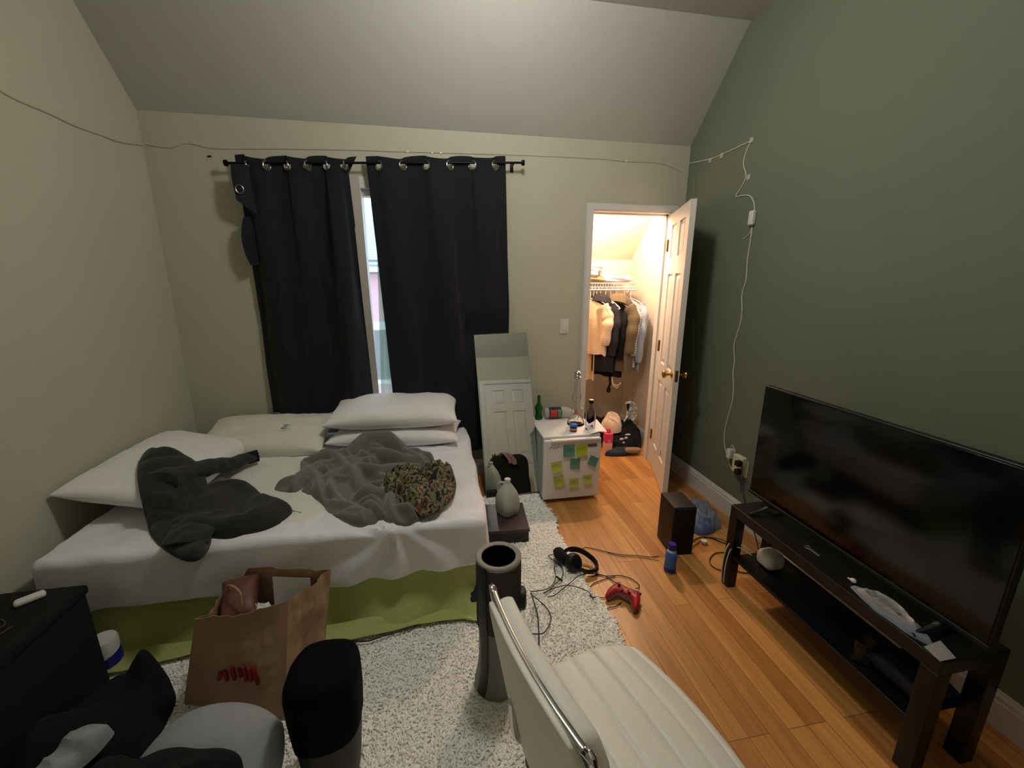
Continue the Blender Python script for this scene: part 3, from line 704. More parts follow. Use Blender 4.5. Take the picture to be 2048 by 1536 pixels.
cm = fold_heap([(-.30, 2.05), (-.22, 2.17), (-.13, 2.20), (-.06, 2.24), (.03, 2.17), (.07, 2.06), (.055, 1.90), (0, 1.80), (-.07, 1.735), (-.18, 1.79), (-.26, 1.88)],
     BZ+.03, .04, 37, 60, (.010, .020), (.03, .055), (.07, .20), .3, .005, None, (), (), .04, 1.6, 1, .02)
o = obj('patterned_garment', cm, 'camo', None, 180); tag(o, 'brown and olive patterned garment bunched up on the grey blanket', 'garment')
def pz(x, y):
    lx = x+1.425; u = min(1, abs(lx/.25)); v = min(1, abs((y-2.32)/.42))
    k = max(0, (1-u**2.6)*(1-v**2.6))
    return max(BZ+.004, BZ+.112-.22*lx+.082*k**.42+.008 if k > 0 and abs(lx) < .25 else BZ+.004)
def pzs(x, y): return max(pz(x, y), sum(pz(x+a*.03, y+b*.03) for a in (-2, -1, 0, 1, 2) for b in (-1, 0, 1))/15)
# charcoal hoodie: body lobes and a sleeve
h1 = fold_heap([at(x, y, z=.61)[:2] for x, y in ((279, 985), (282, 952), (305, 928), (350, 925), (395, 930), (425, 960), (415, 1010), (400, 1045), (370, 1060), (330, 1048), (292, 1018))],
     BZ, .045, 4, 12, (.03, .055), (.012, .028), (.15, .3), .9, .0075, pzs, (), (), .06, 1.2, 3)
h2 = fold_heap([(-1.26, 2.05), (-1.22, 2.18), (-1.12, 2.24), (-.98, 2.19), (-.87, 2.07), (-.74, 1.97), (-.70, 1.90), (-.76, 1.80), (-.88, 1.74), (-1.0, 1.76), (-1.10, 1.79), (-1.2, 1.85)],
     BZ, .065, 9, 12, (.03, .06), (.015, .032), (.15, .3), -.5, .0075, None, (), (), .06, 1.2, 3)
h3 = sheet(lambda u, v: (-1.14+.17*u+.02*v, 1.86-.17*v+.05*u*(1-v)-.02*math.sin(u*3), BZ+.05-.012*v+.02*math.sin(u*PI)+.012*noise.noise(Vector((u*4, v*4, 2)))-.03*max(0, v-.8)*5*.3), 24, 20, .006)
h4 = tube([at(320, 965, z=.64), at(370, 945, z=.62), at(430, 932, z=.57), at(470, 925, z=.54), at(500, 915, z=.53)], .05, 22, 14, rfun=lambda t: .080-.034*t+.005*noise.noise(Vector((t*14, 3, 1))), flat=(1, .62))
h4 = ([(v[0]+.008*noise.noise(Vector(v)*22), v[1]+.008*noise.noise(Vector(v)*22+Vector((5, 0, 0))), v[2]+.010*noise.noise(Vector(v)*16)) for v in h4[0]], h4[1])
ho = obj('charcoal_hoodie', join(h1, h2, h3, h4), 'hoodie', None, 180); tag(ho, 'charcoal hoodie flung across the left pillow and the bed', 'hoodie')
obj('cuff', tube([at(495, 917, z=.53), at(508, 913, z=.53), at(516, 911, z=.53)], .040, 16, 4, flat=(1, .85)), 'blackcloth', ho)
obj('drawstring', tube([(-.74, 1.92, BZ+.03), (-.70, 1.92, BZ+.012), (-.66, 1.90, BZ+.010)], .002, 6, 6), 'cable', ho)

# ================================================================== MIRROR
mb = Vector((.31, 2.70, .022)); mt_ = Vector((.272, 3.055, 1.15))
up = (mt_-mb); ML = up.length; up.normalize(); rt = Vector((1, 0, 0)); rt = (rt-up*rt.dot(up)).normalized(); nn = rt.cross(up)   # towards camera (-y)
MM = Matrix((( rt.x, -nn.x, up.x, mb.x), (rt.y, -nn.y, up.y, mb.y), (rt.z, -nn.z, up.z, mb.z), (0, 0, 0, 1)))
mir = thing('leaning_mirror', 'tall frameless mirror leaning against the wall reflecting a white door', 'mirror', tuple(mb))
obj('mirror_glass', xf(box(0, .395, -.0005, .003, 0, ML), MM), 'mirror', mir, False)
obj('backing', xf(rbox(-.002, .397, .003, .014, -.002, ML+.002, .001), MM), 'mirroredge', mir)

# ================================================================== FRIDGE
fr = thing('mini_fridge', 'white mini fridge covered with sticky notes beside the closet', 'fridge', (.905, 2.82, 0))
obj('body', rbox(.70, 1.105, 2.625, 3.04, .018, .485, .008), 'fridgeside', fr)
obj('top_panel', rbox(.695, 1.11, 2.60, 3.045, .478, .497, .006), 'fridge', fr)
fd = obj('door', rbox(.697, 1.108, 2.575, 2.622, .03, .476, .008), 'fridge', fr)
obj('door_grip', rbox(.74, 1.095, 2.562, 2.60, .462, .482, .008), 'fridge', fd)
obj('leg', lathe([(.015, 0), (.015, .02)], 12, .73, 2.66), 'blackplastic', fr); obj('leg', lathe([(.015, 0), (.015, .02)], 12, 1.075, 2.66), 'blackplastic', fr)
obj('leg', lathe([(.015, 0), (.015, .02)], 12, .73, 3.0), 'blackplastic', fr); obj('leg', lathe([(.015, 0), (.015, .02)], 12, 1.075, 3.0), 'blackplastic', fr)
Yd = 2.574
script_pts = [(1099, 899), (1103, 893), (1107, 898), (1110, 894), (1113, 897), (1117, 892), (1121, 896), (1125, 891)]
obj('logo_script', tube([at(x, y, y=Yd) for x, y in script_pts], .0022, 6, 5), 'blueink', fd, label='faint blue-grey script logo')
obj('nameplate', rbox(*sorted((at(1175, 888, y=Yd)[0], at(1194, 888, y=Yd)[0])), Yd-.002, Yd+.001, at(1184, 893, y=Yd)[2], at(1184, 887, y=Yd)[2], .0008), 'silver', fd, label='small silver nameplate')
notes = [(1138, 901, 'teal', .0, .042, 'teal sticky note left of the bright one in the top row'), (1163, 899, 'lime_note', -.1, .040, 'brightest yellow-green sticky note in the top row on the fridge'),
         (1150, 927, 'teal', .04, .036, 'teal sticky note in the centre of the fridge door'), (1186, 922, 'teal', .45, .034, 'tilted teal sticky note near the right edge of the fridge door'),
         (1113, 934, 'yellow', -.12, .038, 'yellow sticky note on the left, below the faint logo'), (1118, 963, 'yellow', -.22, .038, 'yellow sticky note at lower left with a curled bottom'),
         (1148, 966, 'yellow', .0, .034, 'yellow sticky note at the bottom centre of the fridge door'), (1175, 958, 'yellow', -.05, .032, 'yellow sticky note at lower right of the fridge door')]
for i, (x, y, m, r, s, lb) in enumerate(notes):
    c = at(x, y, y=Yd-.002)
    def NP(u, v, s=s, i=i):
        return ((u-.5)*2*s, -.010*(1-v)**3*(1+.4*math.sin(i*2.)), (v-.5)*2*s)
    g = xf(sheet(NP, 10, 10, .0006), TR(c[0], Yd-.002, c[2], 0, 0, r))
    o = obj('sticky_note', g, m); tag(o, lb, 'sticky note', 'sticky notes on the fridge door')
    ln = join(*[xf(tube([((-.6+.1*k)*s, -.0022, (.45-.3*k)*s), (-.1*s, -.0028, (.38-.3*k)*s), (.2*s, -.0028, (.47-.3*k)*s), (.6*s, -.0026, (.42-.3*k)*s)], .0007, 5, 5), TR(c[0], Yd-.002, c[2], 0, 0, r)) for k in range(2)])
    obj('handwriting', ln, 'midgrey', o)

FZ = .497
# beaker-base glass pipe
bp_ = thing('glass_water_pipe', 'tall clear glass pipe with conical base standing on the fridge', 'glass pipe', (1.0, 2.82, FZ))
bx, by = 1.0, 2.82
obj('body', lathe([(.055, FZ), (.066, FZ+.004), (.064, FZ+.02), (.046, FZ+.07), (.028, FZ+.12), (.021, FZ+.15), (.024, FZ+.17), (.033, FZ+.20), (.033, FZ+.225), (.023, FZ+.25), (.021, FZ+.29), (.021, FZ+.345), (.025, FZ+.35), (.025, FZ+.355), (.017, FZ+.352), (.017, FZ+.29), (.019, FZ+.25), (.029, FZ+.222), (.029, FZ+.202), (.019, FZ+.17), (.017, FZ+.15), (.024, FZ+.12), (.042, FZ+.07), (.06, FZ+.02), (.05, FZ+.008), (.001, FZ+.007)], 36, bx, by), 'clear', bp_)
obj('stem', tube([(bx+.035, by-.03, FZ+.13), (bx+.015, by-.012, FZ+.07), (bx, by, FZ+.02)], .007, 12, 6), 'clear', bp_)
obj('stopper', join(lathe([(.026, FZ+.354), (.028, FZ+.365), (.019, FZ+.371)], 24, bx, by), ellipsoid((bx, by, FZ+.388), (.026, .026, .022))), 'chrome', bp_, label='silver rounded stopper')
obj('ice_pinch', xf(tube([(.031*math.cos(a), .031*math.sin(a), 0) for a in [2*PI*i/16 for i in range(16)]], .003, 8, 1, True), TR(bx, by, FZ+.212)), 'clear', bp_)
# clear spirit bottle with black cap
vx, vy = 1.068, 2.70
vb = thing('spirit_bottle', 'clear glass spirit bottle with black-banded cap at the fridge corner', 'bottle', (vx, vy, FZ))
obj('glass', lathe([(.033, FZ), (.037, FZ+.006), (.037, FZ+.12), (.034, FZ+.138), (.022, FZ+.152), (.0145, FZ+.162), (.0140, FZ+.205), (.0165, FZ+.207), (.0165, FZ+.212), (.012, FZ+.212), (.012, FZ+.165), (.030, FZ+.138), (.033, FZ+.12), (.033, FZ+.022), (.001, FZ+.020)], 36, vx, vy), 'vodka', vb)
obj('cap', lathe([(.0165, FZ+.195), (.0165, FZ+.214), (.015, FZ+.218), (.0005, FZ+.218)], 24, vx, vy), 'blackplastic', vb)
obj('cap_top', lathe([(.0155, FZ+.218), (.0155, FZ+.222), (.0005, FZ+.2225)], 24, vx, vy), 'whiteplastic', vb)
obj('label', rbox(vx-.008, vx+.006, vy-.0388, vy-.036, FZ+.03, FZ+.045, .001), 'silver', vb)
# jar
jx, jy = .935, 2.68
jr = thing('small_jar', 'little blue jar with an orange band at the front of the fridge top', 'jar', (jx, jy, FZ))
obj('pot', lathe([(.024, FZ), (.026, FZ+.003), (.026, FZ+.035), (.024, FZ+.038)], 28, jx, jy), 'bluecap', jr)
obj('label', lathe([(.0264, FZ+.011), (.0264, FZ+.026)], 28, jx, jy, False), 'orangelabel', jr)
obj('lid', lathe([(.027, FZ+.038), (.0275, FZ+.040), (.0275, FZ+.051), (.025, FZ+.054), (.0005, FZ+.054)], 28, jx, jy), 'labelblue', jr)
# green bottle
gx, gy = .755, 2.985
gb = thing('green_bottle', 'green glass bottle at the left back corner of the fridge', 'bottle', (gx, gy, FZ))
obj('glass', lathe([(.026, FZ), (.030, FZ+.004), (.030, FZ+.018), (.024, FZ+.03), (.024, FZ+.06), (.031, FZ+.085), (.031, FZ+.10), (.020, FZ+.115), (.014, FZ+.13), (.011, FZ+.165), (.0125, FZ+.168), (.0125, FZ+.178), (.009, FZ+.18)], 28, gx, gy), 'greenglass', gb)
obj('cap', lathe([(.0125, FZ+.178), (.0120, FZ+.19), (.0005, FZ+.191)], 20, gx, gy), 'greenglass', gb)
# plastic spirit bottle lying on its side
lb_ = thing('lying_plastic_bottle', 'clear plastic bottle with red label lying on its side at the back of the fridge', 'bottle', (.93, 2.975, FZ))
ML_ = TR(.795, 2.985, FZ+.045, 0, 0, PI/2)
prof = [(.02, 0), (.040, .006), (.043, .02), (.043, .17), (.040, .19), (.026, .215), (.014, .235), (.013, .25)]
obj('plastic', xf(lathe(prof, 28), ML_), 'petclear', lb_)
obj('label', xf(lathe([(.0436, .035), (.0436, .135)], 28, cap=False), ML_), 'navylabel', lb_)
obj('label_red_patch', xf(sheet(lambda u, v: (.0441*math.cos(PI+(u-.5)*1.6+1.2-1.2), .0441*math.sin(PI+(u-.5)*1.6), .045+.055*v), 14, 6, .0006), ML_ @ Matrix.Rotation(PI/2, 4, 'Z')), 'redlabel', lb_)
obj('label_teal_patch', xf(sheet(lambda u, v: (.0441*math.cos(PI+(u-.5)*1.6), .0441*math.sin(PI+(u-.5)*1.6), .105+.024*v), 14, 6, .0006), ML_ @ Matrix.Rotation(PI/2, 4, 'Z')), 'teal', lb_)
obj('cap', xf(lathe([(.0145, .243), (.0145, .262), (.0005, .263)], 20), ML_), 'redlabel', lb_)
nap = obj('paper_napkin', sheet(lambda u, v: (1.06+.10*u-.03*v*(1-u), 2.79-.20*v+.02*u, FZ+.003+.012*math.sin(u*3)*math.sin(v*2.)+.03*u*u*(1-v)), 14, 14, .0012), 'whitepaper')
tag(nap, 'white paper napkin curling at the right edge of the fridge top', 'napkin')

# ================================================================== CLOSET CONTENT
sh = thing('wire_shelf', 'white wire shelf with hanging rod across the closet', 'shelf', (1.3, 3.9, 1.52))
g = [tube([(.72, y, 1.52), (1.86, y, 1.52)], .004, 8, 0) for y in (3.70, 3.86, 4.03)]+[tube([(.72, 3.70, 1.485), (1.86, 3.70, 1.485)], .004, 8, 0)]
g += [tube([(x, 3.70, 1.487), (x, 3.70, 1.522), (x, 4.04, 1.522)], .0018, 6, 0) for x in np.arange(.74, 1.86, .026)]
obj('wire_deck', join(*g), 'whiteplastic', sh)
obj('hanging_rod', tube([(.72, 3.705, 1.462), (1.86, 3.705, 1.462)], .008, 10, 0), 'whiteplastic', sh)
for x in (.9, 1.36, 1.84): obj('bracket', join(tube([(x, 3.705, 1.462), (x, 3.71, 1.52), (x, 4.04, 1.52)], .005, 8, 0), tube([(x, 3.74, 1.52), (x, 4.045, 1.22)], .005, 8, 0)), 'whiteplastic', sh)
# hangers
def hanger_geo(w=.40):
    hook = [(0, .015*math.cos(a)+.0, .0+.015*math.sin(a)) for a in np.linspace(PI*1.1, -PI*.5, 9)]
    hook = [(0, p[1], p[2]+.012) for p in hook]+[(0, 0, -.03), (0, 0, -.075)]
    g1 = tube(hook, .0028, 6, 4)
    g2 = tube([(0, 0, -.075), (0, w*.25, -.10), (0, w*.5, -.15), (0, w*.45, -.165), (0, 0, -.165), (0, -w*.45, -.165), (0, -w*.5, -.15), (0, -w*.25, -.10), (0, 0, -.075)], .0032, 6, 4)
    return g1, g2
RZ = 1.462
def add_hanger(x, rz, label):
    t_ = thing('clothes_hanger', label, 'hanger', (x, 3.705, RZ), 'white hangers on the closet rod')
    a, b = hanger_geo(); mm = TR(x, 3.705, RZ, rz)
    obj('hook', xf(a, mm), 'whiteplastic', t_); obj('shoulder', xf(b, mm), 'whiteplastic', t_)
    return t_
def garment(name, label, cat, x, rz, w, h, t, m, seed, sleeves=True, hood=False, slv=.55, y=3.705, flare=.1, zt=RZ-.085, pm=None):
    """garment hanging in the y-z plane turned by rz"""
    na, nz = 56, 40; V = []; F = []
    mm = TR(x, y, 0, rz)
    for j in range(nz+1):
        v = j/nz; z = zt-h*v
        sh_ = .06+(w/2-.06)*min(1, (v/.13))**.6 if v < .13 else w/2*(1+flare*(v-.13)*noise.noise(Vector((seed, 1, 2)))+flare*.5*v)
        for i in range(na):
            a = 2*PI*i/na; ca, sa = math.cos(a), math.sin(a)
            yy = sh_*math.copysign(abs(ca)**.8, ca); tt = t*(.35+.65*min(1, v*3))
            xx = tt*math.copysign(abs(sa)**.7, sa)*(1+.45*noise.noise(Vector((ca*3+seed, v*1.5, sa)))) + .014*math.sin(ca*11+seed+v*1.3)*min(1, v*2)
            zz = z+(.02*noise.noise(Vector((ca*2, sa*2, seed))) if j == nz else 0)-.03*(abs(ca)**2)*(1-min(1, v*4))
            V.append((xx, yy, zz))
    for j in range(nz):
        for i in range(na):
            q = (i+1) % na; F.append((j*na+i, (j+1)*na+i, (j+1)*na+q, j*na+q))
    F.append(tuple(range(na))); F.append(tuple(nz*na+i for i in range(na))[::-1])
    root = thing(name, label, cat, (x, y, zt))
    obj('body', xf((V, F), mm), m, root)
    if sleeves:
        for s in (-1, 1):
            P_ = [(0, s*(w/2-.06), zt-.07), (-.01, s*(w/2+.005), zt-.16), (-.02+.02*s, s*(w/2+.02), zt-h*slv*.6), (-.03, s*(w/2-.0), zt-h*slv)]
            g_ = tube(P_, .05, 16, 10, rfun=lambda q: .058-.018*q+.004*math.sin(q*22+seed), flat=(.8, 1.15))
            obj('sleeve', xf(g_, mm), m, root)
    if hood:
        g_ = heap([(-.12, -.06), (-.06, -.11), (.06, -.11), (.12, -.05), (.12, .05), (.05, .1), (-.06, .1), (-.12, .05)], 0, .12, seed, 9, 16, 60, .7)
        obj('hood', xf(g_, mm @ TR(0, 0, zt-.06, PI/2, .5)), m, root)
    if pm: pm(root, mm, zt)
    return root
garment('knit_sweater', 'cream cable-knit sweater at the left of the closet rod', 'sweater', 1.405, .75, .36, .50, .035, 'knitcable', 1., True, False, .8)
garment('cream_trousers', 'cream trousers hanging below the knit sweater', 'trousers', 1.39, .7, .22, .76, .022, 'knit', 2.1, False, y=3.75)
garment('dark_jacket', 'dark charcoal jacket between the knit sweater and the olive jacket', 'jacket', 1.50, .62, .34, .66, .05, 'darkcloth', 3.3, True, True, .75)
garment('black_garment', 'black garment hanging behind the olive jacket', 'garment', 1.60, .5, .34, .72, .045, 'blackcloth', 4.8, True, False, .75, y=3.74)
garment('olive_jacket', 'olive brown jacket with a raised collar on the closet rod', 'jacket', 1.655, .55, .36, .66, .05, 'olive', 5.9, True, True, .72, y=3.66)
garment('striped_shirt', 'pale pink and grey striped shirt right of the olive jacket', 'shirt', 1.735, .35, .34, .62, .022, 'stripe1', 6.6, True, False, .8)
garment('blue_shirt', 'pale blue shirt hanging last on the right of the rod', 'shirt', 1.80, .3, .36, .66, .024, 'jeans', 7.7, True, False, .85)
hl = ['white hanger hook holding the cream knit sweater', 'white hanger second from the left above the knit sweater', 'white hanger third from the left on the closet rod', 'white hanger above the dark jacket shoulder',
      'white hanger between the dark jacket and olive jacket', 'white hanger with its triangle showing beside the olive collar', 'white hanger above the olive jacket', 'white hanger just left of the striped shirt', 'rightmost white hanger, above the pale blue shirt']
for x, r_, l_ in zip((1.405, 1.435, 1.465, 1.50, 1.55, 1.60, 1.655, 1.735, 1.80), (.75, .4, .9, .62, .3, .5, .55, .35, .3), hl): add_hanger(x, r_, l_)
# dangling bits under the jackets
db = obj('dangling_belt', join(tube([(1.60, 3.66, .85), (1.60, 3.63, .70), (1.61, 3.62, .60), (1.60, 3.62, .545)], .012, 8, 5), ellipsoid((1.60, 3.62, .53), (.022, .015, .03))), 'blackcloth'); tag(db, 'black strap end dangling under the dark jacket', 'strap')
cs = obj('cream_strap', join(tube([(1.63, 3.64, .82), (1.625, 3.61, .68), (1.63, 3.60, .60), (1.68, 3.60, .575), (1.71, 3.60, .60)], .007, 8, 5), tube([(1.63, 3.60, .585), (1.67, 3.60, .55), (1.69, 3.60, .565)], .006, 8, 5)), 'knit'); tag(cs, 'cream cord loops hanging below the olive jacket', 'cord')
# folded clothes on the shelf
fs = [((1.34, 3.86, 1.528), .42, .30, .05, 'tan', 'dark-edged brown garment folded at the bottom of the shelf pile'), ((1.30, 3.84, 1.575), .36, .28, .06, 'whitecloth', 'white crumpled garment on the closet shelf at the left'),
      ((1.33, 3.86, 1.63), .40, .28, .05, 'stripe1', 'striped sheet folded on top of the shelf pile'), ((1.62, 3.86, 1.528), .26, .26, .05, 'stripe1', 'striped garment lying mid shelf right of the main pile'), ((1.60, 3.88, 1.575), .2, .2, .05, 'striped', 'pale folded cloth on top of the mid-shelf striped garment'), ((1.775, 3.86, 1.528), .12, .22, .055, 'striped', 'small pale folded cloth at the right end of the shelf')]
for i, (c, w, d, h, m, lb) in enumerate(fs):
    def fd_(w_, n_, c=c, i=i):
        a = .012*noise.noise(Vector((w_[0]*9+i, w_[1]*9, w_[2]*14)))+.006*math.sin(w_[2]*160+w_[0]*20)
        return (w_[0]+a*n_[0]+.006*math.sin(w_[2]*90)*n_[0], w_[1]+a*n_[1], w_[2]+.02*noise.noise(Vector((w_[0]*7+i*3, w_[1]*7, 1)))*(1 if w_[2] > c[2]+h*.5 else 0))
    o = obj('folded_garment', rbox(c[0]-w/2, c[0]+w/2, c[1]-d/2, c[1]+d/2, c[2], c[2]+h, h*.45, (16, 10, 4), 4, fd_), m); tag(o, lb, 'folded garment', 'folded clothes on the closet shelf')
# floor pile
def pile(name, label, cat, out, z0, h, seed, m, f=9, **k):
    o = obj(name, heap(out, z0, h, seed, f, 26, 120, .45, .01, None, .25, .02, 3.5, **k), m); tag(o, label, cat); return o
def circ(cx, cy, rx, ry, n=9, s=0, j=.12):
    return [(cx+rx*math.cos(2*PI*i/n)*(1+j*math.sin(i*2.7+s)), cy+ry*math.sin(2*PI*i/n)*(1+j*math.cos(i*1.9+s))) for i in range(n)]
pile('dark_clothes_heap', 'dark navy clothes heaped at the back left of the closet floor', 'clothes', circ(1.50, 3.80, .24, .20), 0, .24, 1.7, 'darkcloth')
pile('black_clothes_heap', 'large black clothes heap against the closet right wall', 'clothes', circ(1.76, 3.56, .155, .22), 0, .26, 2.9, 'blackcloth')
pr = pile('black_printed_shirt', 'black t-shirt with a white print on the closet floor', 'shirt', circ(1.66, 3.40, .13, .10), .03, .13, 5.5, 'blackcloth')
for (a, b, c_, r1, r2) in ((1.63, 3.335, .135, .022, .012), (1.675, 3.34, .14, .018, .012), (1.645, 3.32, .105, .012, .01), (1.70, 3.36, .165, .03, .008)):
    o = obj('white_print', ellipsoid((a, b, c_), (r1, .006, r2), 14, 8), 'whitecloth', pr)
bagc = pile('cream_cloth_bundle', 'cream crumpled cloth bundle on top of the closet pile', 'cloth', circ(1.60, 3.52, .11, .09), .16, .17, 8.8, 'knit')
wp = obj('white_plastic_bag', sheet(lambda u, v: (1.72+.10*u+.03*math.sin(v*3)+.012*noise.noise(Vector((u*8, v*8, 2))), 3.50+.05*math.sin(u*3)*(1-v)+.03*noise.noise(Vector((u*6, v*6, 7))), .24+.20*v*(1-.5*(u-.4)**2)), 22, 24, .004), 'whiteplastic')
tag(wp, 'white plastic bag with a black mark standing on the black heap', 'bag')
obj('black_mark', xf(prism([(-.018, .035), (.016, .04), (.006, -.04), (-.004, -.03)], -.002, .003), TR(1.745, 3.485, .385, 0, PI/2)), 'blackcloth', wp)
pile('dark_jeans', 'dark blue jeans lying at the front of the closet pile', 'jeans', circ(1.60, 3.31, .13, .055), 0, .08, 3.4, 'denim')
bt = obj('tan_rolled_sock', join(tube([(1.64, 3.285, .05), (1.71, 3.275, .045), (1.785, 3.28, .04)], .03, 14, 8, rfun=lambda t: .026+.010*math.sin(t*3), flat=(1, .8))), 'tan'); tag(bt, 'tan and dark rolled-up sock at the front right of the closet pile', 'sock')
pc = thing('pink_carton', 'pink carton bottle standing on the closet floor behind the fridge', 'carton', (1.50, 3.34, 0))
obj('box', rbox(1.465, 1.535, 3.31, 3.375, 0, .20, .008), 'palepink', pc)
obj('upper_label', rbox(1.4645, 1.5355, 3.3095, 3.3755, .11, .205, .008), 'pink', pc)
obj('cap', lathe([(.022, .205), (.02, .23), (.014, .245), (.0005, .247)], 20, 1.50, 3.342), 'pink', pc)
obj('logo_ring', xf(tube([(.012*math.cos(a), 0, .012*math.sin(a)) for a in [2*PI*i/14 for i in range(14)]], .002, 6, 1, True), TR(1.50, 3.309, .135)), 'whitepaper', pc)

# ================================================================== SWITCH, OUTLET, CORDS
sx, sz = .979, 1.196
sw = thing('light_switch', 'white rocker light switch on the wall left of the closet', 'light switch', (sx, YB, sz))
obj('plate', rbox(sx-.035, sx+.035, YB-.006, YB, sz-.057, sz+.057, .003), 'trim', sw)
obj('rocker', xf(rbox(-.016, .016, -.005, .002, -.033, .033, .002), TR(sx, YB-.007, sz, 0, .08)), 'whiteplastic', sw)
ol = thing('wall_outlet', 'ivory outlet with a multi-plug adapter low on the green wall', 'outlet', (XR, 2.17, .39))
obj('adapter', rbox(XR-.045, XR-.006, 2.125, 2.215, .335, .455, .008), 'ivory', ol)
obj('plate', rbox(XR-.006, XR, 2.12, 2.19, .32, .435, .002), 'ivory', ol)
obj('plug', rbox(XR-.085, XR-.045, 2.115, 2.15, .405, .44, .008), 'blackplastic', ol); obj('plug', rbox(XR-.085, XR-.045, 2.11, 2.145, .35, .385, .008), 'blackplastic', ol)
ch_ = thing('usb_charger', 'small white charger block plugged in left of the ivory adapter', 'charger', (XR-.03, 2.262, .43))
obj('block', rbox(XR-.045, XR, 2.245, 2.28, .40, .465, .006), 'whiteplastic', ch_)
obj('lead', tube([(XR-.03, 2.262, .465), (XR-.035, 2.25, .495), (XR-.035, 2.23, .49), (XR-.03, 2.215, .46)], .0025, 6, 6), 'whitecable', ch_)
xw = XR-.004
lc = thing('string_light_cord', 'thin white cord taped up the green wall with an inline switch', 'cord', at(1500, 600, x=xw))
p_ = [at(x, y, x=xw) for x, y in ((1377, 327), (1420, 318), (1450, 306), (1480, 292), (1503, 281))]
obj('upper_cord', tube(p_, .003, 8, 8), 'whitecable', lc)
p_ = [at(x, y, x=xw) for x, y in ((1503, 281), (1492, 305), (1487, 328), (1492, 352), (1483, 374), (1472, 392), (1486, 391), (1500, 392), (1508, 406), (1509, 424))]
obj('middle_cord', tube(p_, .003, 8, 8), 'whitecable', lc)
p_ = [at(x, y, x=xw) for x, y in ((1505, 448), (1501, 480), (1495, 520), (1492, 560), (1484, 588), (1484, 620), (1481, 645), (1474, 668), (1468, 692), (1469, 722), (1466, 745), (1467, 770), (1465, 800), (1457, 830), (1450, 860), (1449, 890), (1456, 915), (1462, 936), (1474, 940))]
obj('lower_cord', tube(p_, .003, 8, 8), 'whitecable', lc)
obj('loose_end', tube([at(x, y, x=xw) for x, y in ((1504, 452), (1500, 466), (1486, 479))], .0025, 8, 6), 'whitecable', lc)
c = at(1507, 436, x=xw); obj('inline_switch', rbox(XR-.028, XR, c[1]-.02, c[1]+.02, c[2]-.042, c[2]+.042, .009), 'whiteplastic', lc)
for (x, y) in ((1503, 279), (1497, 353), (1443, 310), (1420, 320)):
    c = at(x, y, x=xw); obj('tape', rbox(XR-.006, XR, c[1]-.014, c[1]+.014, c[2]-.018, c[2]+.012, .0015), 'petclear', lc)
# clear tape line left on back and left wall
tb = [at(x, y, y=YB-.002) for x, y in ((291, 289), (340, 296), (375, 287), (430, 297), (560, 298), (700, 300), (815, 304), (960, 308), (1080, 312), (1200, 318), (1250, 323), (1300, 325), (1330, 330), (1366, 345))]
tl_ = [at(x, y, x=XL+.002) for x, y in ((0, 182), (40, 203), (100, 228), (150, 252), (200, 270), (240, 284), (288, 291))]
tr_ = thing('adhesive_strip_residue', 'faint line of old adhesive strip running along the left and back walls', 'adhesive strip', tb[0])
obj('back_wall_strip', tube(tb, .0025, 6, 6), 'clearcord', tr_); obj('left_wall_strip', tube(tl_, .004, 6, 6), 'clearcord', tr_)
for (x, y) in ((815, 303), (864, 306), (882, 306), (1253, 322)):
    c = at(x, y, y=YB-.004); obj('tape_glint', rbox(c[0]-.006, c[0]+.006, YB-.006, YB, c[2]-.006, c[2]+.006, .001), 'whiteplastic', tr_)

# ================================================================== RUG
rg = thing('shag_rug', 'large cream shag rug under the bed and chair', 'rug', (-.35, 1.3, 0))
RX0, RX1, RY0, RY1 = -1.5, .725, -.15, 2.735
def rugx(y): return RX1+.018*math.sin(y*5.3)+.012*math.sin(y*13+1)+(.05*max(0, 1.3-y))-.045*max(0, min(1, (y-2.35)/.2))
eg = [(RX0, RY0), (rugx(RY0), RY0)]+[(rugx(y), y) for y in np.linspace(RY0+.05, RY1-.03, 40)]+[(RX1-.06, RY1), (RX0, RY1)]
obj('backing', prism(eg, .001, .010), 'rug', rg, False)
def tufts(n, seed):
    rs = np.random.RandomState(seed)
    x = rs.uniform(RX0, RX1+.1, n); y = rs.uniform(RY0+.2, RY1, n)
    xr = np.array([rugx(t) for t in y]); k = (x < xr) & ~((x < .12) & (y > 1.70)) & ~((y < .45) & (x < -.9))
    x, y = x[k], y[k]; n = len(x)
    a = rs.uniform(0, 2*PI, n); ln = rs.uniform(.014, .028, n); hz = rs.uniform(.004, .010, n); w = rs.uniform(.0034, .0056, n)
    dx, dy = np.cos(a), np.sin(a); px_, py_ = -dy, dx; cv = rs.uniform(-.5, .5, n)
    lv = [(0, 0, 1.), (.35, .8, 1.1), (.75, 1.0, .9), (1.05, .72, .25)]
    V = np.zeros((n, 12, 3)); 
    for j, (l, z, s) in enumerate(lv):
        cx = x+dx*ln*l+px_*ln*cv*l*l; cy = y+dy*ln*l+py_*ln*cv*l*l; cz_ = .007+hz*z
        for i, (o1, o2) in enumerate(((-1, -.3), (1, -.3), (0, .8))):
            V[:, j*3+i, 0] = cx+px_*w*o1*s; V[:, j*3+i, 1] = cy+py_*w*o1*s; V[:, j*3+i, 2] = cz_+w*o2*s
    fs_ = []
    for j in range(3):
        for i in range(3):
            q = (i+1) % 3; fs_.append((j*3+i, j*3+q, (j+1)*3+q, (j+1)*3+i))
    f = np.array(fs_)[None]+(np.arange(n)*12)[:, None, None]
    return V.reshape(-1, 3), f.reshape(-1, 4)
tv, tf = tufts(105000, 3)
me = bpy.data.meshes.new('pile'); me.vertices.add(len(tv)); me.vertices.foreach_set('co', (tv-np.array([-.35, 1.3, 0])).ravel().astype(np.float32))
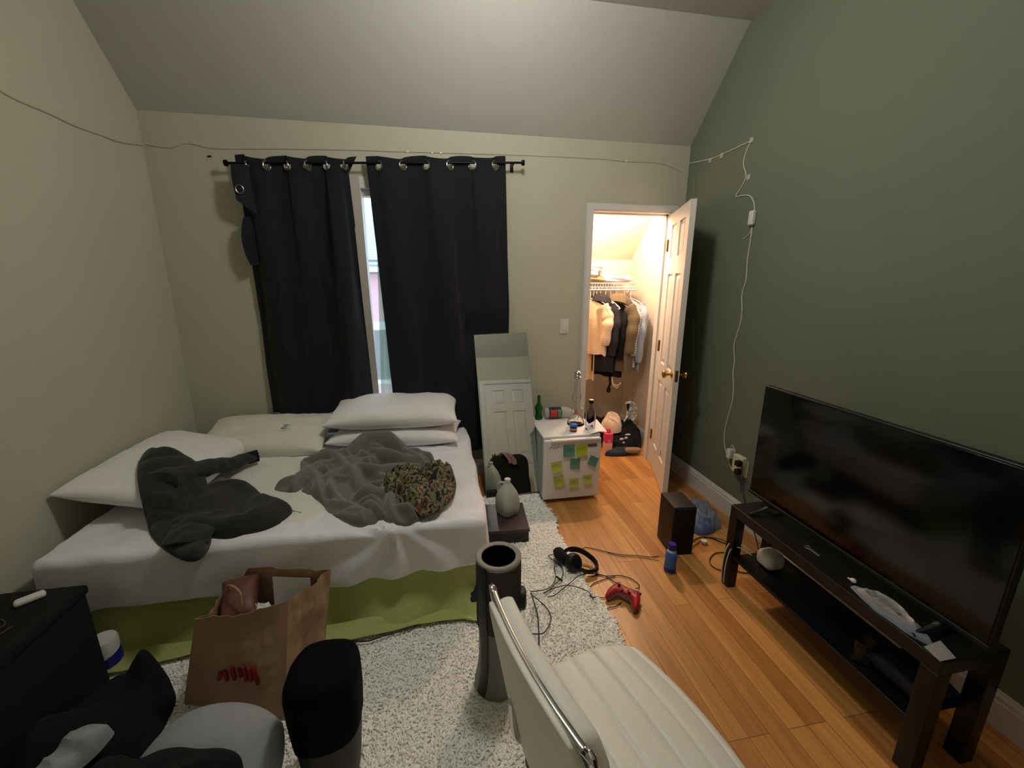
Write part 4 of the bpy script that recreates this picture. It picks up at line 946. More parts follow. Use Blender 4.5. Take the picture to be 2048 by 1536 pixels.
me.loops.add(tf.size); me.loops.foreach_set('vertex_index', tf.ravel().astype(np.int32)); me.polygons.add(len(tf))
me.polygons.foreach_set('loop_start', np.arange(0, tf.size, 4, dtype=np.int32)); me.polygons.foreach_set('loop_total', np.full(len(tf), 4, dtype=np.int32))
me.polygons.foreach_set('use_smooth', np.ones(len(tf), dtype=bool)); me.update(calc_edges=True); me.validate(); me.materials.append(M['rug'])
po = bpy.data.objects.new('pile', me); COL.objects.link(po); po.parent = rg; po['kind'] = 'stuff'
RZ0 = .028

# ================================================================== JUG + BOARD BOX + things by the mirror
bxo = thing('dark_box', 'flat dark brown box on the rug between the bed and the fridge', 'box', (.39, 2.33, 0))
obj('lid', xf(rbox(-.125, .125, -.155, .155, .085, .105, .003), TR(.385, 2.30, 0, -.06)), 'woodbox', bxo)
obj('body', xf(rbox(-.12, .12, -.15, .15, .012, .087, .004), TR(.385, 2.30, 0, -.06)), 'blackplastic', bxo)
jg = thing('water_jug', 'milky plastic gallon jug standing on the flat dark box', 'jug', (.40, 2.34, .105))
def jugsec(r, z, sq):
    return r, z, sq
JP = [(.048, .0, .5), (.058, .006, .5), (.062, .02, .5), (.065, .05, .5), (.065, .095, .5), (.060, .125, .4), (.050, .155, .3), (.036, .182, .1), (.023, .203, 0), (.018, .212, 0), (.018, .224, 0)]
def jug_geo(cx, cy, cz0, r0):
    n = 40; V = []; F = []
    for r, z, sq in JP:
        for i in range(n):
            a = 2*PI*i/n; p = 2+sq*4
            q = (abs(math.cos(a))**p+abs(math.sin(a))**p)**(-1/p)
            V.append((cx+r*q*math.cos(a+r0), cy+r*q*math.sin(a+r0), cz0+z))
    for k in range(len(JP)-1):
        for i in range(n):
            j = (i+1) % n; F.append((k*n+i, k*n+j, (k+1)*n+j, (k+1)*n+i))
    F.append(tuple(range(n))[::-1]); F.append(tuple((len(JP)-1)*n+i for i in range(n)))
    return V, F
obj('body', jug_geo(.40, 2.34, .105, .5), 'hdpe', jg)
obj('handle', tube([(.385, 2.355, .305), (.355, 2.385, .295), (.347, 2.395, .25), (.355, 2.385, .21)], .008, 10, 6), 'hdpe', jg)
obj('cap', lathe([(.0195, .324), (.0195, .338), (.017, .341), (.0005, .341)], 24, .40, 2.34), 'whiteplastic', jg)
# things on the far side, seen in the mirror
bk = obj('laundry_hamper', xf(rbox(-.28, .28, -.13, .13, 0, .86, .125, (10, 6, 10), 5, lambda w, n: (w[0]+n[0]*.015*noise.noise(Vector((w[0]*6, w[1]*6, w[2]*6))), w[1]+n[1]*.02*noise.noise(Vector((w[0]*6, w[1]*6, w[2]*6))), w[2])), TR(.93, YF+.24, 0.002)), 'blackcloth')
tag(bk, 'black domed laundry hamper by the white door, seen in the mirror', 'hamper')
sc_ = obj('pink_scarf', sheet(lambda u, v: (.80+.11*u+.10*v+.02*math.sin(v*9), YF+.075+.335*min(1, v*1.6)**2+.01*math.sin(u*20), .90-.02*v-.36*max(0, v-.5)+.015*math.sin(u*6)), 20, 24, .006), mat('dusty_pink_knit', (170, 128, 128), .9, bump=.3, bscale=40, var=.5, vscale=14))
tag(sc_, 'dusty pink scarf hanging from the door knob, seen in the mirror', 'scarf')

# ================================================================== AIR PURIFIER (hollow tower)
ax_, ay_ = .187, 1.285; AH = .585; AR = .081
ap = thing('air_purifier', 'tall dark grey cylindrical air purifier with open ring top beside the white chair', 'air purifier', (ax_, ay_, RZ0))
obj('outer_mesh', lathe([(AR-.004, .30), (AR, .305), (AR, AH-.02), (AR-.001, AH-.012)], 56, ax_, ay_, False), 'mesh', ap, label='ribbed dark mesh cylinder')
obj('top_ring', lathe([(AR, AH-.014), (AR+.001, AH-.004), (AR-.003, AH), (AR-.019, AH-.003), (AR-.021, AH-.02)], 56, ax_, ay_, False), 'mist', ap, label='light grey top ring')
obj('inner_well', lathe([(AR-.021, AH-.006), (AR-.022, AH-.10), (.02, AH-.115), (.0005, AH-.115)], 56, ax_, ay_, False), 'blackplastic', ap)
V = []; F = []; n = 56; pr_ = [(0., .083, -.010), (.02, .085, -.010), (.06, .080, -.006), (.14, .076, 0), (.22, .075, .0), (.30, .078, .0), (.32, .080, 0)]
for z, r, o in pr_:
    for i in range(n):
        a = 2*PI*i/n; V.append((ax_+o+r*math.cos(a), ay_+r*math.sin(a), RZ0-.008+z))
for k in range(len(pr_)-1):
    for i in range(n):
        j = (i+1) % n; F.append((k*n+i, k*n+j, (k+1)*n+j, (k+1)*n+i))
F.append(tuple(range(n))[::-1]); obj('base', (V, F), 'midgrey', ap, label='flared grey base')
def stripP(u, v):
    a = math.radians(205+26*u); z = .03+.55*v
    zz = [p[0] for p in pr_]+[.33, .6]; rr = [p[1] for p in pr_]+[.081, .081]; r = np.interp(z-.02, zz, rr)+.002; o = -.010*max(0, 1-z/.12)
    return (ax_+o+r*math.cos(a), ay_+r*math.sin(a), z)
obj('side_strip', sheet(stripP, 8, 30, -.003), 'blackplastic', ap, label='black vertical strip')
obj('control_dial', xf(join(lathe([(.040, -.012), (.042, 0), (.040, .014), (.028, .020), (.0005, .021)], 32)), TR(ax_+AR*math.cos(-.15), ay_+AR*math.sin(-.15), .40, -.15, 0, PI/2)), 'blackplastic', ap, label='round glossy black dial')
obj('ribs', join(*[lathe([(AR, .31+i*.009), (AR+.0012, .312+i*.009), (AR, .314+i*.009)], 56, ax_, ay_, False) for i in range(28)]), 'mesh', ap)

# ================================================================== WHITE CHAIR
Fv = Vector((.967, .25, 0)).normalized(); Lv = Vector((Fv.y, -Fv.x, 0)); P0 = Vector((.289, .95, 0))
MC = Matrix(((Fv.x, Lv.x, 0, P0.x), (Fv.y, Lv.y, 0, P0.y), (0, 0, 1, 0), (0, 0, 0, 1)))    # local: x forward, y lateral to the near side, z up
SC = P0+Fv*.09+Lv*.24
chr_ = thing('white_office_chair', 'cream vinyl office chair with ribbed seat and chrome-edged back', 'chair', (SC.x, SC.y, 0))
def seatdisp(w, n):
    x, y, z = w; f0, f1 = -.14, .315
    s = (x-f0)/(f1-f0); l = (y-.24)/.25
    # rounded plan, waterfall front
    bulge_ = .03*(1-l*l) if x > .1 else 0
    zz = z; 
    zz -= .05*max(0, s-.62)**2/.144 + .0
    rib = 0
    if n[2] > .3 or (n[2] == 0 and z > .42):
        ph = ((x-f0)/(f1-f0)*6.5) % 1; rib = .007*(1-(abs(2*ph-1))**7)-.006
    y2 = .24+(y-.24)*(1-.10*max(0, s-.5)**2*4)
    return (x+bulge_*max(0, s-.4), y2, zz+rib*(1-max(0, abs(l)-.9)*6)-.012*l*l)
g = rbox(-.14, .315, -.01, .49, .392, .452, .026, (84, 26, 2), 4, seatdisp)
st_ = obj('seat', xf(g, MC), 'vinyl', chr_, label='ribbed cream vinyl seat')
def bk_map(lx, ly, t):     # lx: height 0..1, ly 0..1 lateral, t: thickness coord (+ forward)
    h = lx
    f = -.135-.075*h+.03*math.sin(PI*min(1, h*1.1))*0; cvx = .03*(2*ly-1)**2
    z = .36+.44*h
    return (f+cvx*.6+t, .02+.44*ly, z)
def backgeo(t0, t1, r, ribs):
    def d(w, n):
        h, l, t_ = w[0], w[1]/ .44, w[2]
        e = (abs(2*l-1)**5)*.5; 
        rr = 0
        if ribs and t_ > (t0+t1)/2:
            ph = (h*7) % 1; rr = .007*(1-abs(2*ph-1)**6)-.006
        sh_ = .06*(1-h)**3
        l2 = .5+(l-.5)*(1-.20*max(0, h-.72)**2/.08-.16*max(0, .25-h)**2/.06)
        return bk_map(h*(1-.04*e), l2, t_+rr)
    return rbox(0, 1., 0, .44, t0, t1, r, (60, 22, 1), 3, d)
obj('back_pad', xf(backgeo(.006, .044, .018, True), MC), 'vinyl', chr_, label='cream padded front of the backrest')
obj('back_shell', xf(backgeo(-.018, -.001, .008, False), MC), 'vinyl', chr_, label='cream outer shell of the backrest')
rim = []
for i in range(9): rim.append(bk_map(.12+.80*i/8, .5-.5*(1-.18*max(0, .12+.80*i/8-.72)**2/.08), .002))
top_ = [bk_map(.985, q, .002) for q in (.02, .06, .12, .3, .5, .7, .88, .94, .98)]
rim2 = [bk_map(.92-.80*i/8, .5+.5*(1-.18*max(0, .92-.80*i/8-.72)**2/.08), .002) for i in range(9)]
obj('chrome_frame', xf(tube(rim[:-1]+top_+rim2[1:], .0095, 10, 5, flat=(1.1, .9)), MC), 'chrome', chr_, label='chrome strip around the backrest edge')
for l in (.11, .37): obj('back_support', xf(tube([(.10, l, .375), (-.08, l, .37), (-.155, l, .39), (-.175, l, .52)], .010, 10, 8), MC), 'chrome', chr_)
obj('seat_plate', xf(rbox(-.02, .20, .14, .34, .366, .392, .006), MC), 'blackmetal', chr_)
obj('gas_column', lathe([(.028, .11), (.028, .25), (.018, .255), (.018, .37)], 24, SC.x, SC.y), 'chrome', chr_)
cdir = math.atan2(.975-SC.y, .245-SC.x)
for k in range(5):
    a = cdir+2*PI*k/5; ex, ey = SC.x+.285*math.cos(a), SC.y+.285*math.sin(a)
    lg = obj('leg', tube([(SC.x, SC.y, .12), (SC.x+.14*math.cos(a), SC.y+.14*math.sin(a), .115), (ex, ey, .098)], .02, 12, 6, rfun=lambda t: .024-.009*t, flat=(1, .7)), 'chrome', chr_)
    fz = .010 if ex > RX1 else .022
    cst = join(*[xf(lathe([(.012, -.011), (.026, -.010), (.028, 0), (.026, .010), (.012, .011)], 24), TR(ex+s*.015*math.cos(a+1.2), ey+s*.015*math.sin(a+1.2), .028+fz, a+1.2, 0, PI/2)) for s in (-1, 1)])
    obj('caster', cst, 'blackplastic', lg, label='twin black caster wheels')
    obj('caster_hood', join(xf(lathe([(.031, 0), (.029, .012), (.018, .022), (.0005, .024)], 24), TR(ex, ey, .045+fz)), lathe([(.006, .06), (.006, .1)], 10, ex, ey)), 'blackplastic', lg)

# ================================================================== TV STAND + TV
sx0, sx1, sy0, sy1, sz_ = 1.425, 1.685, .745, 1.655, .45
ts = thing('tv_stand', 'low black-brown tv bench against the green wall', 'tv stand', ((sx0+sx1)/2, (sy0+sy1)/2, 0))
obj('top', rbox(sx0, sx1, sy0, sy1, .40, sz_, .002), 'lacquer', ts)
for (x, y) in ((sx0, sy0), (sx0, sy1-.05), (sx1-.05, sy0), (sx1-.05, sy1-.05)): obj('leg', rbox(x, x+.05, y, y+.05, 0, .40, .002), 'lacquer', ts)
obj('shelf', rbox(sx0+.005, sx1-.005, sy0+.05, sy1-.05, .175, .19, .002), 'lacquer', ts)
tvx = 1.53
tv_ = thing('television', 'large switched-off black flat screen television on the low bench', 'television', (tvx, 1.20, sz_))
TY0, TY1, TZ0, TZ1 = .715, 1.672, .503, 1.06
obj('housing', join(rbox(tvx, tvx+.028, TY0, TY1, TZ0, TZ1, .006), rbox(tvx+.02, tvx+.07, TY0+.12, TY1-.12, TZ0+.03, TZ0+.32, .02)), 'blackplastic', tv_)
obj('screen', rbox(tvx-.003, tvx+.001, TY0+.008, TY1-.008, TZ0+.016, TZ1-.008, .001), 'screen', tv_)
obj('bottom_bezel', rbox(tvx-.005, tvx+.001, TY0, TY1, TZ0, TZ0+.016, .002), 'blackplastic', tv_)
for y in (.84, 1.55):
    obj('foot', tube([(tvx-.09, y+.0, sz_+.006), (tvx-.0, y, sz_+.03), (tvx+.015, y, sz_+.075), (tvx+.03, y, sz_+.03), (tvx+.11, y, sz_+.006)], .006, 10, 6, flat=(1.6, 1)), 'blackplastic', tv_)
# plastic clamshell on bench
def plateP(u, v):
    a = 2*PI*u; r = .055+.05*v; wob = 1+.15*math.sin(3*a+1)+.08*noise.noise(Vector((math.cos(a)*2, math.sin(a)*2, 1)))
    return (1.478+r*.36*wob*math.cos(a), .945+r*.95*wob*math.sin(a), sz_+.004+.018*math.sin(PI*min(1, v*1.1))+.006*noise.noise(Vector((math.cos(a)*3, math.sin(a)*3, v*4))))
pk = thing('plastic_packaging', 'crumpled white plastic tray with two dark holes on the tv bench', 'packaging', (1.478, .945, sz_))
obj('tray', join(sheet(lambda u, v: plateP(u, v), 48, 8, .0015), heap([(1.478+.022*math.cos(a), .945+.055*math.sin(a)) for a in [2*PI*i/12 for i in range(12)]], sz_+.002, .012, 2., 30, 8, 48, .5, .003)), 'dullwhite', pk)
for (x, y, r) in ((1.484, .962, .017), (1.480, .922, .012)):
    obj('dark_hole', lathe_xf([(1, 0), (1.05, .3), (.9, .6), (.001, .5)], 20, (x, y, sz_+.014), (r*.6, r*1.3, .006)), 'midgrey', pk)
wf_ = obj('clear_film', heap([(1.445, 1.03), (1.47, 1.06), (1.50, 1.0), (1.505, .88), (1.47, .80), (1.44, .83), (1.43, .93)], sz_+.001, .012, 6., 16, 14, 70, .3), 'wrap'); tag(wf_, 'clear crinkled plastic film around the white tray on the tv bench', 'plastic film')
eb = place('earbud', 'tiny white earbud on the tv bench left of the white tray', 'earbud', join(ellipsoid((0, 0, .009), (.009, .011, .009), 14, 8), tube([(0, 0, .009), (0, .02, .005)], .003, 8, 0)), 'whiteplastic', (1.487, 1.075, sz_))
kr = place('key_ring', 'small silver metal trinket on the tv bench under the screen', 'trinket', join(rbox(-.006, .006, -.025, .025, 0, .005, .002), xf(tube([(.01*math.cos(a), .01*math.sin(a), 0) for a in [2*PI*i/14 for i in range(14)]], .0018, 6, 1, True), TR(0, .035, .003))), 'chrome', (1.50, 1.25, sz_))
pb = place('paper_scrap', 'pale paper scrap near the close end of the tv bench', 'paper', sheet(lambda u, v: ((u-.5)*.06+.01*v, (v-.5)*.05, .003+.012*u*v), 8, 8, .0008), 'dullwhite', (1.45, .775, sz_))
# shelf items
rt_ = thing('wifi_router', 'white rounded router with cables on the low shelf of the tv bench', 'router', (1.555, 1.50, .19))
obj('body', rbox(1.50, 1.60, 1.45, 1.55, .192, .275, .032, (2, 2, 2), 5), 'whiteplastic', rt_)
obj('lead', tube([(1.50, 1.56, .215), (1.46, 1.60, .235), (1.425, 1.615, .22), (1.412, 1.62, .13), (1.415, 1.622, .02)], .0025, 8, 8), 'whitecable', rt_)
obj('lead', tube([(1.50, 1.575, .23), (1.455, 1.62, .25), (1.418, 1.632, .23), (1.405, 1.635, .12), (1.410, 1.63, .015)], .0025, 8, 8), 'whitecable', rt_)
gl = thing('drinking_glass', 'drinking glass on the low shelf of the tv bench', 'glass', (1.48, .985, .19))
obj('glass', lathe([(.028, .191), (.033, .28), (.031, .28), (.026, .197), (.0005, .196)], 28, 1.48, .985), 'clear', gl)
pp = place('dark_pouch', 'dark soft pouch at the near end of the low shelf', 'pouch', pillow(.16, .18, .08, 3., 18), 'darkcloth', (1.55, .88, .235))

# ================================================================== FLOOR ITEMS RIGHT
sp_ = thing('bookshelf_speaker', 'black box speaker standing on the wood floor near the open door', 'speaker', (1.31, 1.96, 0))
SR = -.10
MS = TR(1.352, 1.975, 0, SR)
obj('cabinet', xf(rbox(-.066, .066, -.08, .10, .002, .30, .004), MS), 'speaker', sp_)
obj('grille', xf(rbox(-.062, .062, -.088, -.079, .008, .294, .006), MS), 'grille', sp_)
big = lambda pr: [(r*1.08, z*1.2) for r, z in pr]
bo = thing('drink_bottle', 'small blue and white drink bottle in front of the speaker', 'bottle', (1.203, 1.775, 0))
bx_, by_ = 1.203, 1.775
obj('body', lathe(big([(.024, 0), (.029, .004), (.029, .03), (.027, .055), (.029, .08), (.027, .095), (.016, .112), (.0155, .118)]), 28, bx_, by_), 'whiteplastic', bo)
obj('label', lathe(big([(.0293, .01), (.0293, .03), (.0273, .055), (.0293, .08), (.0275, .095), (.022, .104)]), 28, bx_, by_, False), 'labelblue', bo)
obj('lower_band', lathe(big([(.0297, .006), (.0297, .026)]), 28, bx_, by_, False), 'bluecap', bo)
obj('cap', lathe(big([(.019, .114), (.0195, .116), (.0195, .138), (.018, .142), (.0005, .142)]), 24, bx_, by_), 'bluecap', bo)
wb = thing('wrapped_water_pack', 'clear plastic wrap with blue bottles behind the speaker by the baseboard', 'plastic wrap', (1.64, 2.18, 0))
obj('wrap', heap(circ(1.645, 2.19, .13, .15, 10, 1, .1), 0.002, .15, 3.7, 13, 26, 120, .45, .008, None, .2, .02, 3.), 'wrap', wb)
obj('blue_film', heap(circ(1.62, 2.10, .085, .07, 9, 2), .004, .08, 9.1, 18, 16, 70, .5), 'bluewrap', wb)
for i, (x, y, r) in enumerate(((1.66, 2.24, .5), (1.62, 2.17, .9))):
    obj('water_bottle', xf(lathe([(.02, 0), (.028, .01), (.028, .12), (.024, .14), (.011, .16), (.011, .175)], 20), TR(x, y, .04, r, 0, PI/2)), 'labelblue', wb)
cp = thing('white_puck', 'small white round puck on the floor beside the speaker cable', 'puck', (1.54, 1.965, 0))
obj('disc', lathe([(.016, .001), (.0185, .004), (.0185, .018), (.016, .021), (.0005, .0215)], 24, 1.54, 1.965), 'whiteplastic', cp)
# headphones
hp = thing('headphones', 'black over-ear headphones lying at the rug edge', 'headphones', (.70, 1.90, RZ0))
def ez(x): return .03 if x < RX1 else .012
band = []
HC = Vector((.715, 1.90, 0)); 
arc = [at(x, y, z=z) for x, y, z in ((1122, 1125, .05), (1124, 1108, .065), (1140, 1098, .07), (1160, 1100, .06), (1180, 1112, .045), (1192, 1125, .035), (1194, 1138, .03), (1185, 1143, .03), (1172, 1143, .035), (1160, 1138, .04))]
obj('headband', tube(arc, .010, 12, 8, flat=(.7, 1.5)), 'blackplastic', hp)
obj('headband_pad', tube([(p[0], p[1], p[2]-.004) for p in arc[2:7]], .011, 12, 8, flat=(.8, 1.3)), 'blackcloth', hp)
c1_ = at(1147, 1125, z=.055); c2_ = at(1128, 1118, z=.05)
cup = lathe([(.006, .030), (.036, .028), (.048, .014), (.050, 0), (.048, -.014), (.032, -.024), (.022, -.014), (.0005, -.012)], 32)
obj('ear_cup', xf(cup, TR(c1_[0], c1_[1], c1_[2]+.0, .3, .9, .25)), 'blackplastic', hp)
obj('ear_cup', xf(cup, TR(c2_[0]-.01, c2_[1]+.03, c2_[2]+.0, .3, .2, .8)), 'blackcloth', hp)
obj('boom_joint', ellipsoid(at(1118, 1110, z=.06), (.008, .012, .008), 12, 8), 'blackplastic', hp)
# headset and other cables
def cab(name, label, pts, r=.0022, m='cable', sm=8, zf=None):
    P_ = [at(p[0], p[1], z=(p[2] if len(p) > 2 else .006)) for p in pts]
    o = obj(name, tube(P_, r, 8, sm), m); tag(o, label, 'cable'); return o
z1 = RZ0+.004
cab('headphone_cable', 'thin black cable looping from the headphones over the rug to the air purifier', [(1117, 1108, .06), (1100, 1110, z1), (1098, 1114, z1), (1112, 1124, z1), (1117, 1127, z1), (1110, 1128, z1), (1109, 1140, z1), (1111, 1150, z1), (1109, 1163, z1), (1098, 1176, z1), (1082, 1181, z1), (1060, 1183, z1)])
cab('braided_cable', 'black cable with a plug lying on the rug below the headphones', [(1118, 1127, z1), (1126, 1140, z1), (1124, 1155, z1), (1117, 1162, z1), (1108, 1170, z1), (1098, 1180, z1), (1087, 1187, z1)])
pl_ = obj('cable_plug', tube([at(1113, 1153, z=z1+.004), at(1119, 1158, z=z1+.004), at(1125, 1161, z=z1+.004)], .005, 8, 4), 'blackplastic'); tag(pl_, 'small black plug on the rug under the headphones', 'plug')
cab('gamepad_cable', 'black cable curling from the rug around the red gamepad', [(1095, 1194+0, z1), (1110, 1190, z1), (1125, 1178, z1), (1140, 1166, z1), (1155, 1153, z1), (1170, 1148, .02), (1190, 1148, .008), (1205, 1150, .006), (1218, 1156, .006), (1232, 1166, .012), (1236, 1168, .03)])
cab('speaker_cable', 'black cable running from the headphones to the speaker', [(1163, 1099, .02), (1172, 1095, .006), (1190, 1098, .006), (1215, 1104, .006), (1240, 1109, .006), (1275, 1111, .006), (1300, 1114, .006), (1318, 1112, .006)])
cab('second_speaker_cable', 'second thin cable beside the speaker cable on the wood floor', [(1215, 1105, .006), (1240, 1112, .006), (1270, 1114, .006), (1318, 1121, .006)], .0016)
cab('looped_cable', 'black cable looping on the wood between the rug and the gamepad', [(1175, 1153, .012), (1190, 1151, .006), (1200, 1150, .006), (1215, 1152, .006), (1240, 1151, .006), (1262, 1157, .006), (1277, 1168, .006), (1278, 1175, .006), (1272, 1177, .02)])
cab('oval_cable', 'thin cable forming an oval left of the red gamepad', [(1230, 1153, .006), (1205, 1160, .006), (1186, 1168, .006), (1178, 1178, .006), (1178, 1186, .006), (1184, 1194, .02), (1197, 1195, .008), (1210, 1195, .006), (1222, 1189, .006)])
cab('rug_crossing_cable', 'black cable crossing the rug towards the gamepad', [(1088, 1186, z1), (1103, 1178, z1), (1130, 1171, z1), (1150, 1173, z1), (1172, 1181, z1), (1180, 1187, z1), (1187, 1200, z1)])
cab('short_floor_cable', 'short cable arc on the wood below the gamepad', [(1191, 1205, .02), (1200, 1210, .006), (1215, 1214, .006), (1230, 1213, .006), (1243, 1204, .006)])
cab('purifier_cord', 'power cord hanging from the air purifier over the rug', [(1062, 1186, .2), (1068, 1205, z1), (1074, 1225, z1), (1077, 1250, z1), (1078, 1290, z1)], .003)
cab('second_purifier_cord', 'curved second cord on the rug right of the air purifier', [(1064, 1190, .15), (1080, 1203, z1), (1095, 1218, z1), (1102, 1236, z1), (1096, 1255, z1), (1085, 1267, z1), (1065, 1268, z1)], .0025)
cab('rug_power_cord', 'black power cord lying on the rug in front of the green sheet', [(655, 1252, z1), (680, 1268, z1), (705, 1281, z1), (735, 1282, z1), (765, 1272, z1), (800, 1262, z1), (835, 1250, z1), (865, 1238, z1)], .0028)
cab('bench_cable', 'black cable looping on the floor at the tv bench leg', [(1385, 1082, .01), (1393, 1077, .006), (1410, 1074, .006), (1430, 1079, .006), (1450, 1087, .006), (1460, 1090, .006)], .0028)
cab('speaker_back_cable', 'second black cable behind the speaker towards the tv bench', [(1383, 1094, .01), (1395, 1086, .006), (1412, 1075, .006), (1440, 1078, .006), (1455, 1085, .006)], .0022)
cab('ring_cable', 'black cable curved in a ring left of the tv bench leg', [(1450, 1105, .006), (1432, 1106, .006), (1421, 1115, .006), (1420, 1126, .006), (1430, 1136, .006), (1448, 1143, .006)], .0028)
cab('under_bench_cable', 'black cables lying on the floor under the tv bench', [(1470, 1138, .006), (1480, 1144, .006), (1500, 1146, .006), (1525, 1143, .006)], .003)
# cord from tv to outlet
tc_ = obj('power_cable', join(tube([(XR-.06, 2.13, .42), (1.80, 2.05, .44), (1.72, 1.9, .30), (1.70, 1.74, .36), (1.62, 1.62, .53)], .0035, 8, 8), tube([(XR-.06, 2.13, .37), (1.80, 2.02, .30), (1.74, 1.80, .12), (1.71, 1.70, .02)], .0035, 8, 8)), 'cable'); tag(tc_, 'black power cords dropping from the outlet behind the television', 'cable')
# red gamepad
GC = at(1250, 1190, z=.03); MG = TR(GC[0], GC[1], .002, -.80)
gp = thing('red_gamepad', 'red wireless gamepad on the wood floor', 'game controller', (GC[0], GC[1], 0))
out = [(-.035, .045), (0, .042), (.035, .045), (.058, .040), (.072, .015), (.082, -.03), (.080, -.055), (.066, -.062), (.052, -.045), (.036, -.020), (.015, -.012), (-.015, -.012), (-.036, -.020), (-.052, -.045), (-.066, -.062), (-.080, -.055), (-.082, -.03), (-.072, .015), (-.058, .040)]
def inflate(outl, z0, h, cy=.012, nx=96, ny=64, rr=.021):
    B = spline([(x, y, 0) for x, y in outl], 8, True); Q = np.array([[b.x, b.y] for b in B]); m = len(Q)
    A_, B_ = Q, np.roll(Q, -1, 0); AB = B_-A_; L2 = (AB**2).sum(1)+1e-12
    x0, y0 = Q.min(0)-.003; x1, y1 = Q.max(0)+.003
    def info(p):
        t_ = np.clip(((p-A_)*AB).sum(1)/L2, 0, 1); c_ = A_+AB*t_[:, None]; d = np.hypot(*(p-c_).T); k = int(d.argmin())
        c1 = (A_[:, 1] > p[1]) != (B_[:, 1] > p[1]); xi = A_[:, 0]+(p[1]-A_[:, 1])/(AB[:, 1]+1e-12)*AB[:, 0]
        return d[k], c_[k], (np.count_nonzero(c1 & (p[0] < xi)) % 2) == 1
    G = {}
    for j in range(ny+1):
        for i in range(nx+1):
            p = np.array([x0+(x1-x0)*i/nx, y0+(y1-y0)*j/ny]); d, c_, ins = info(p); G[i, j] = (p, d, c_, ins)
    V = []; F = []; ids = {}
    def vid(i, j, side):
        p, d, c_, ins = G[i, j]
        if not ins or d < .0008: p, d = c_, 0.; key = (i, j, 0)
        else: key = (i, j, side)
        if key not in ids:
            hh = h*math.sqrt(max(0, 1-(1-min(1, d/rr))**2))*(1 if side > 0 else .7); drop = -.016*max(0, -p[1]-.01)/.05
            ids[key] = len(V); V.append((float(p[0]), float(p[1]), z0+side*hh+drop))
        return ids[key]
    for side in (1, -1):
        for j in range(ny):
            for i in range(nx):
                cs_ = ((i, j), (i+1, j), (i+1, j+1), (i, j+1))
                if sum(G[c][3] for c in cs_) >= 3 or all(G[c][3] or G[c][1] < .0016 for c in cs_) and any(G[c][3] for c in cs_):
                    q = tuple(vid(a, b, side) for a, b in cs_); F.append(q if side > 0 else q[::-1])
    return V, F
obj('shell', xf(inflate(out, .033, .019), MG), 'red', gp)
obj('rear_grips', xf(inflate([(x*.96, y*.96-.003) for x, y in out], .027, .017), MG), 'greyplastic', gp, label='grey underside')
stick = lathe([(.006, 0), (.006, .008), (.009, .011), (.009, .014), (.0005, .0125)], 20)
for (x, y) in ((-.040, .020), (.020, -.002)): obj('thumbstick', xf(stick, MG @ TR(x, y, .050)), 'darkred', gp)
obj('direction_pad', xf(join(rbox(-.011, .011, -.004, .004, 0, .004, .001), rbox(-.004, .004, -.011, .011, 0, .004, .001)), MG @ TR(-.020, -.002, .051)), 'darkred', gp)
for (x, y) in ((.042, .028), (.042, .012), (.050, .020), (.034, .020)): obj('face_button', xf(lathe([(.0045, 0), (.0042, .003), (.0005, .0036)], 14), MG @ TR(x, y, .050)), 'darkred', gp)
for s in (-1, 1): obj('bumper', xf(rbox(s*.045-.022, s*.045+.022, .036, .047, .030, .042, .004), MG), 'darkred', gp)

# ================================================================== FOREGROUND LEFT
# paper bag
bg = thing('paper_bag', 'brown kraft paper bag with red lettering standing by the bed', 'paper bag', (-.72, 1.44, RZ0))
zb_ = RZ0-.006
A0, B0, C0, D0 = Vector((-.97, 1.40, zb_)), Vector((-.585, 1.275, zb_)), Vector((-.505, 1.48, zb_)), Vector((-.885, 1.61, zb_))
A1, B1, C1, D1 = Vector((-.855, 1.365, .405)), Vector((-.562, 1.385, .42)), Vector((-.448, 1.525, .425)), Vector((-.775, 1.595, .425))
def quadP(a, b, c_, d, s, amp, rim_=0):
    def P(u, v):
        p = (a*(1-u)+b*u)*(1-v)+(d*(1-u)+c_*u)*v
        n_ = (b-a).cross(d-a).normalized(); e = min(1, 6*min(u, 1-u))*min(1, 6*v)
        p = p+n_*amp*e*(noise.noise(Vector((u*3+s, v*3, s)))+.5*abs(noise.noise(Vector((u*6+s, v*7, s+3)))))
        p.z += rim_*math.sin(u*PI)*v**4
        return tuple(p)
    return P
faces = [(A0, B0, B1, A1, 1., -.01), (B0, C0, C1, B1, 2., 0), (C0, D0, D1, C1, 3., .0), (D0, A0, A1, D1, 4., -.03)]
obj('bag_paper', join(*[sheet(quadP(a, b, c_, d, s, .028, r_), 26, 26, .0015) for a, b, c_, d, s, r_ in faces], ([tuple(p) for p in (A0, B0, C0, D0)], [(0, 3, 2, 1)])), 'paper', bg, 30)
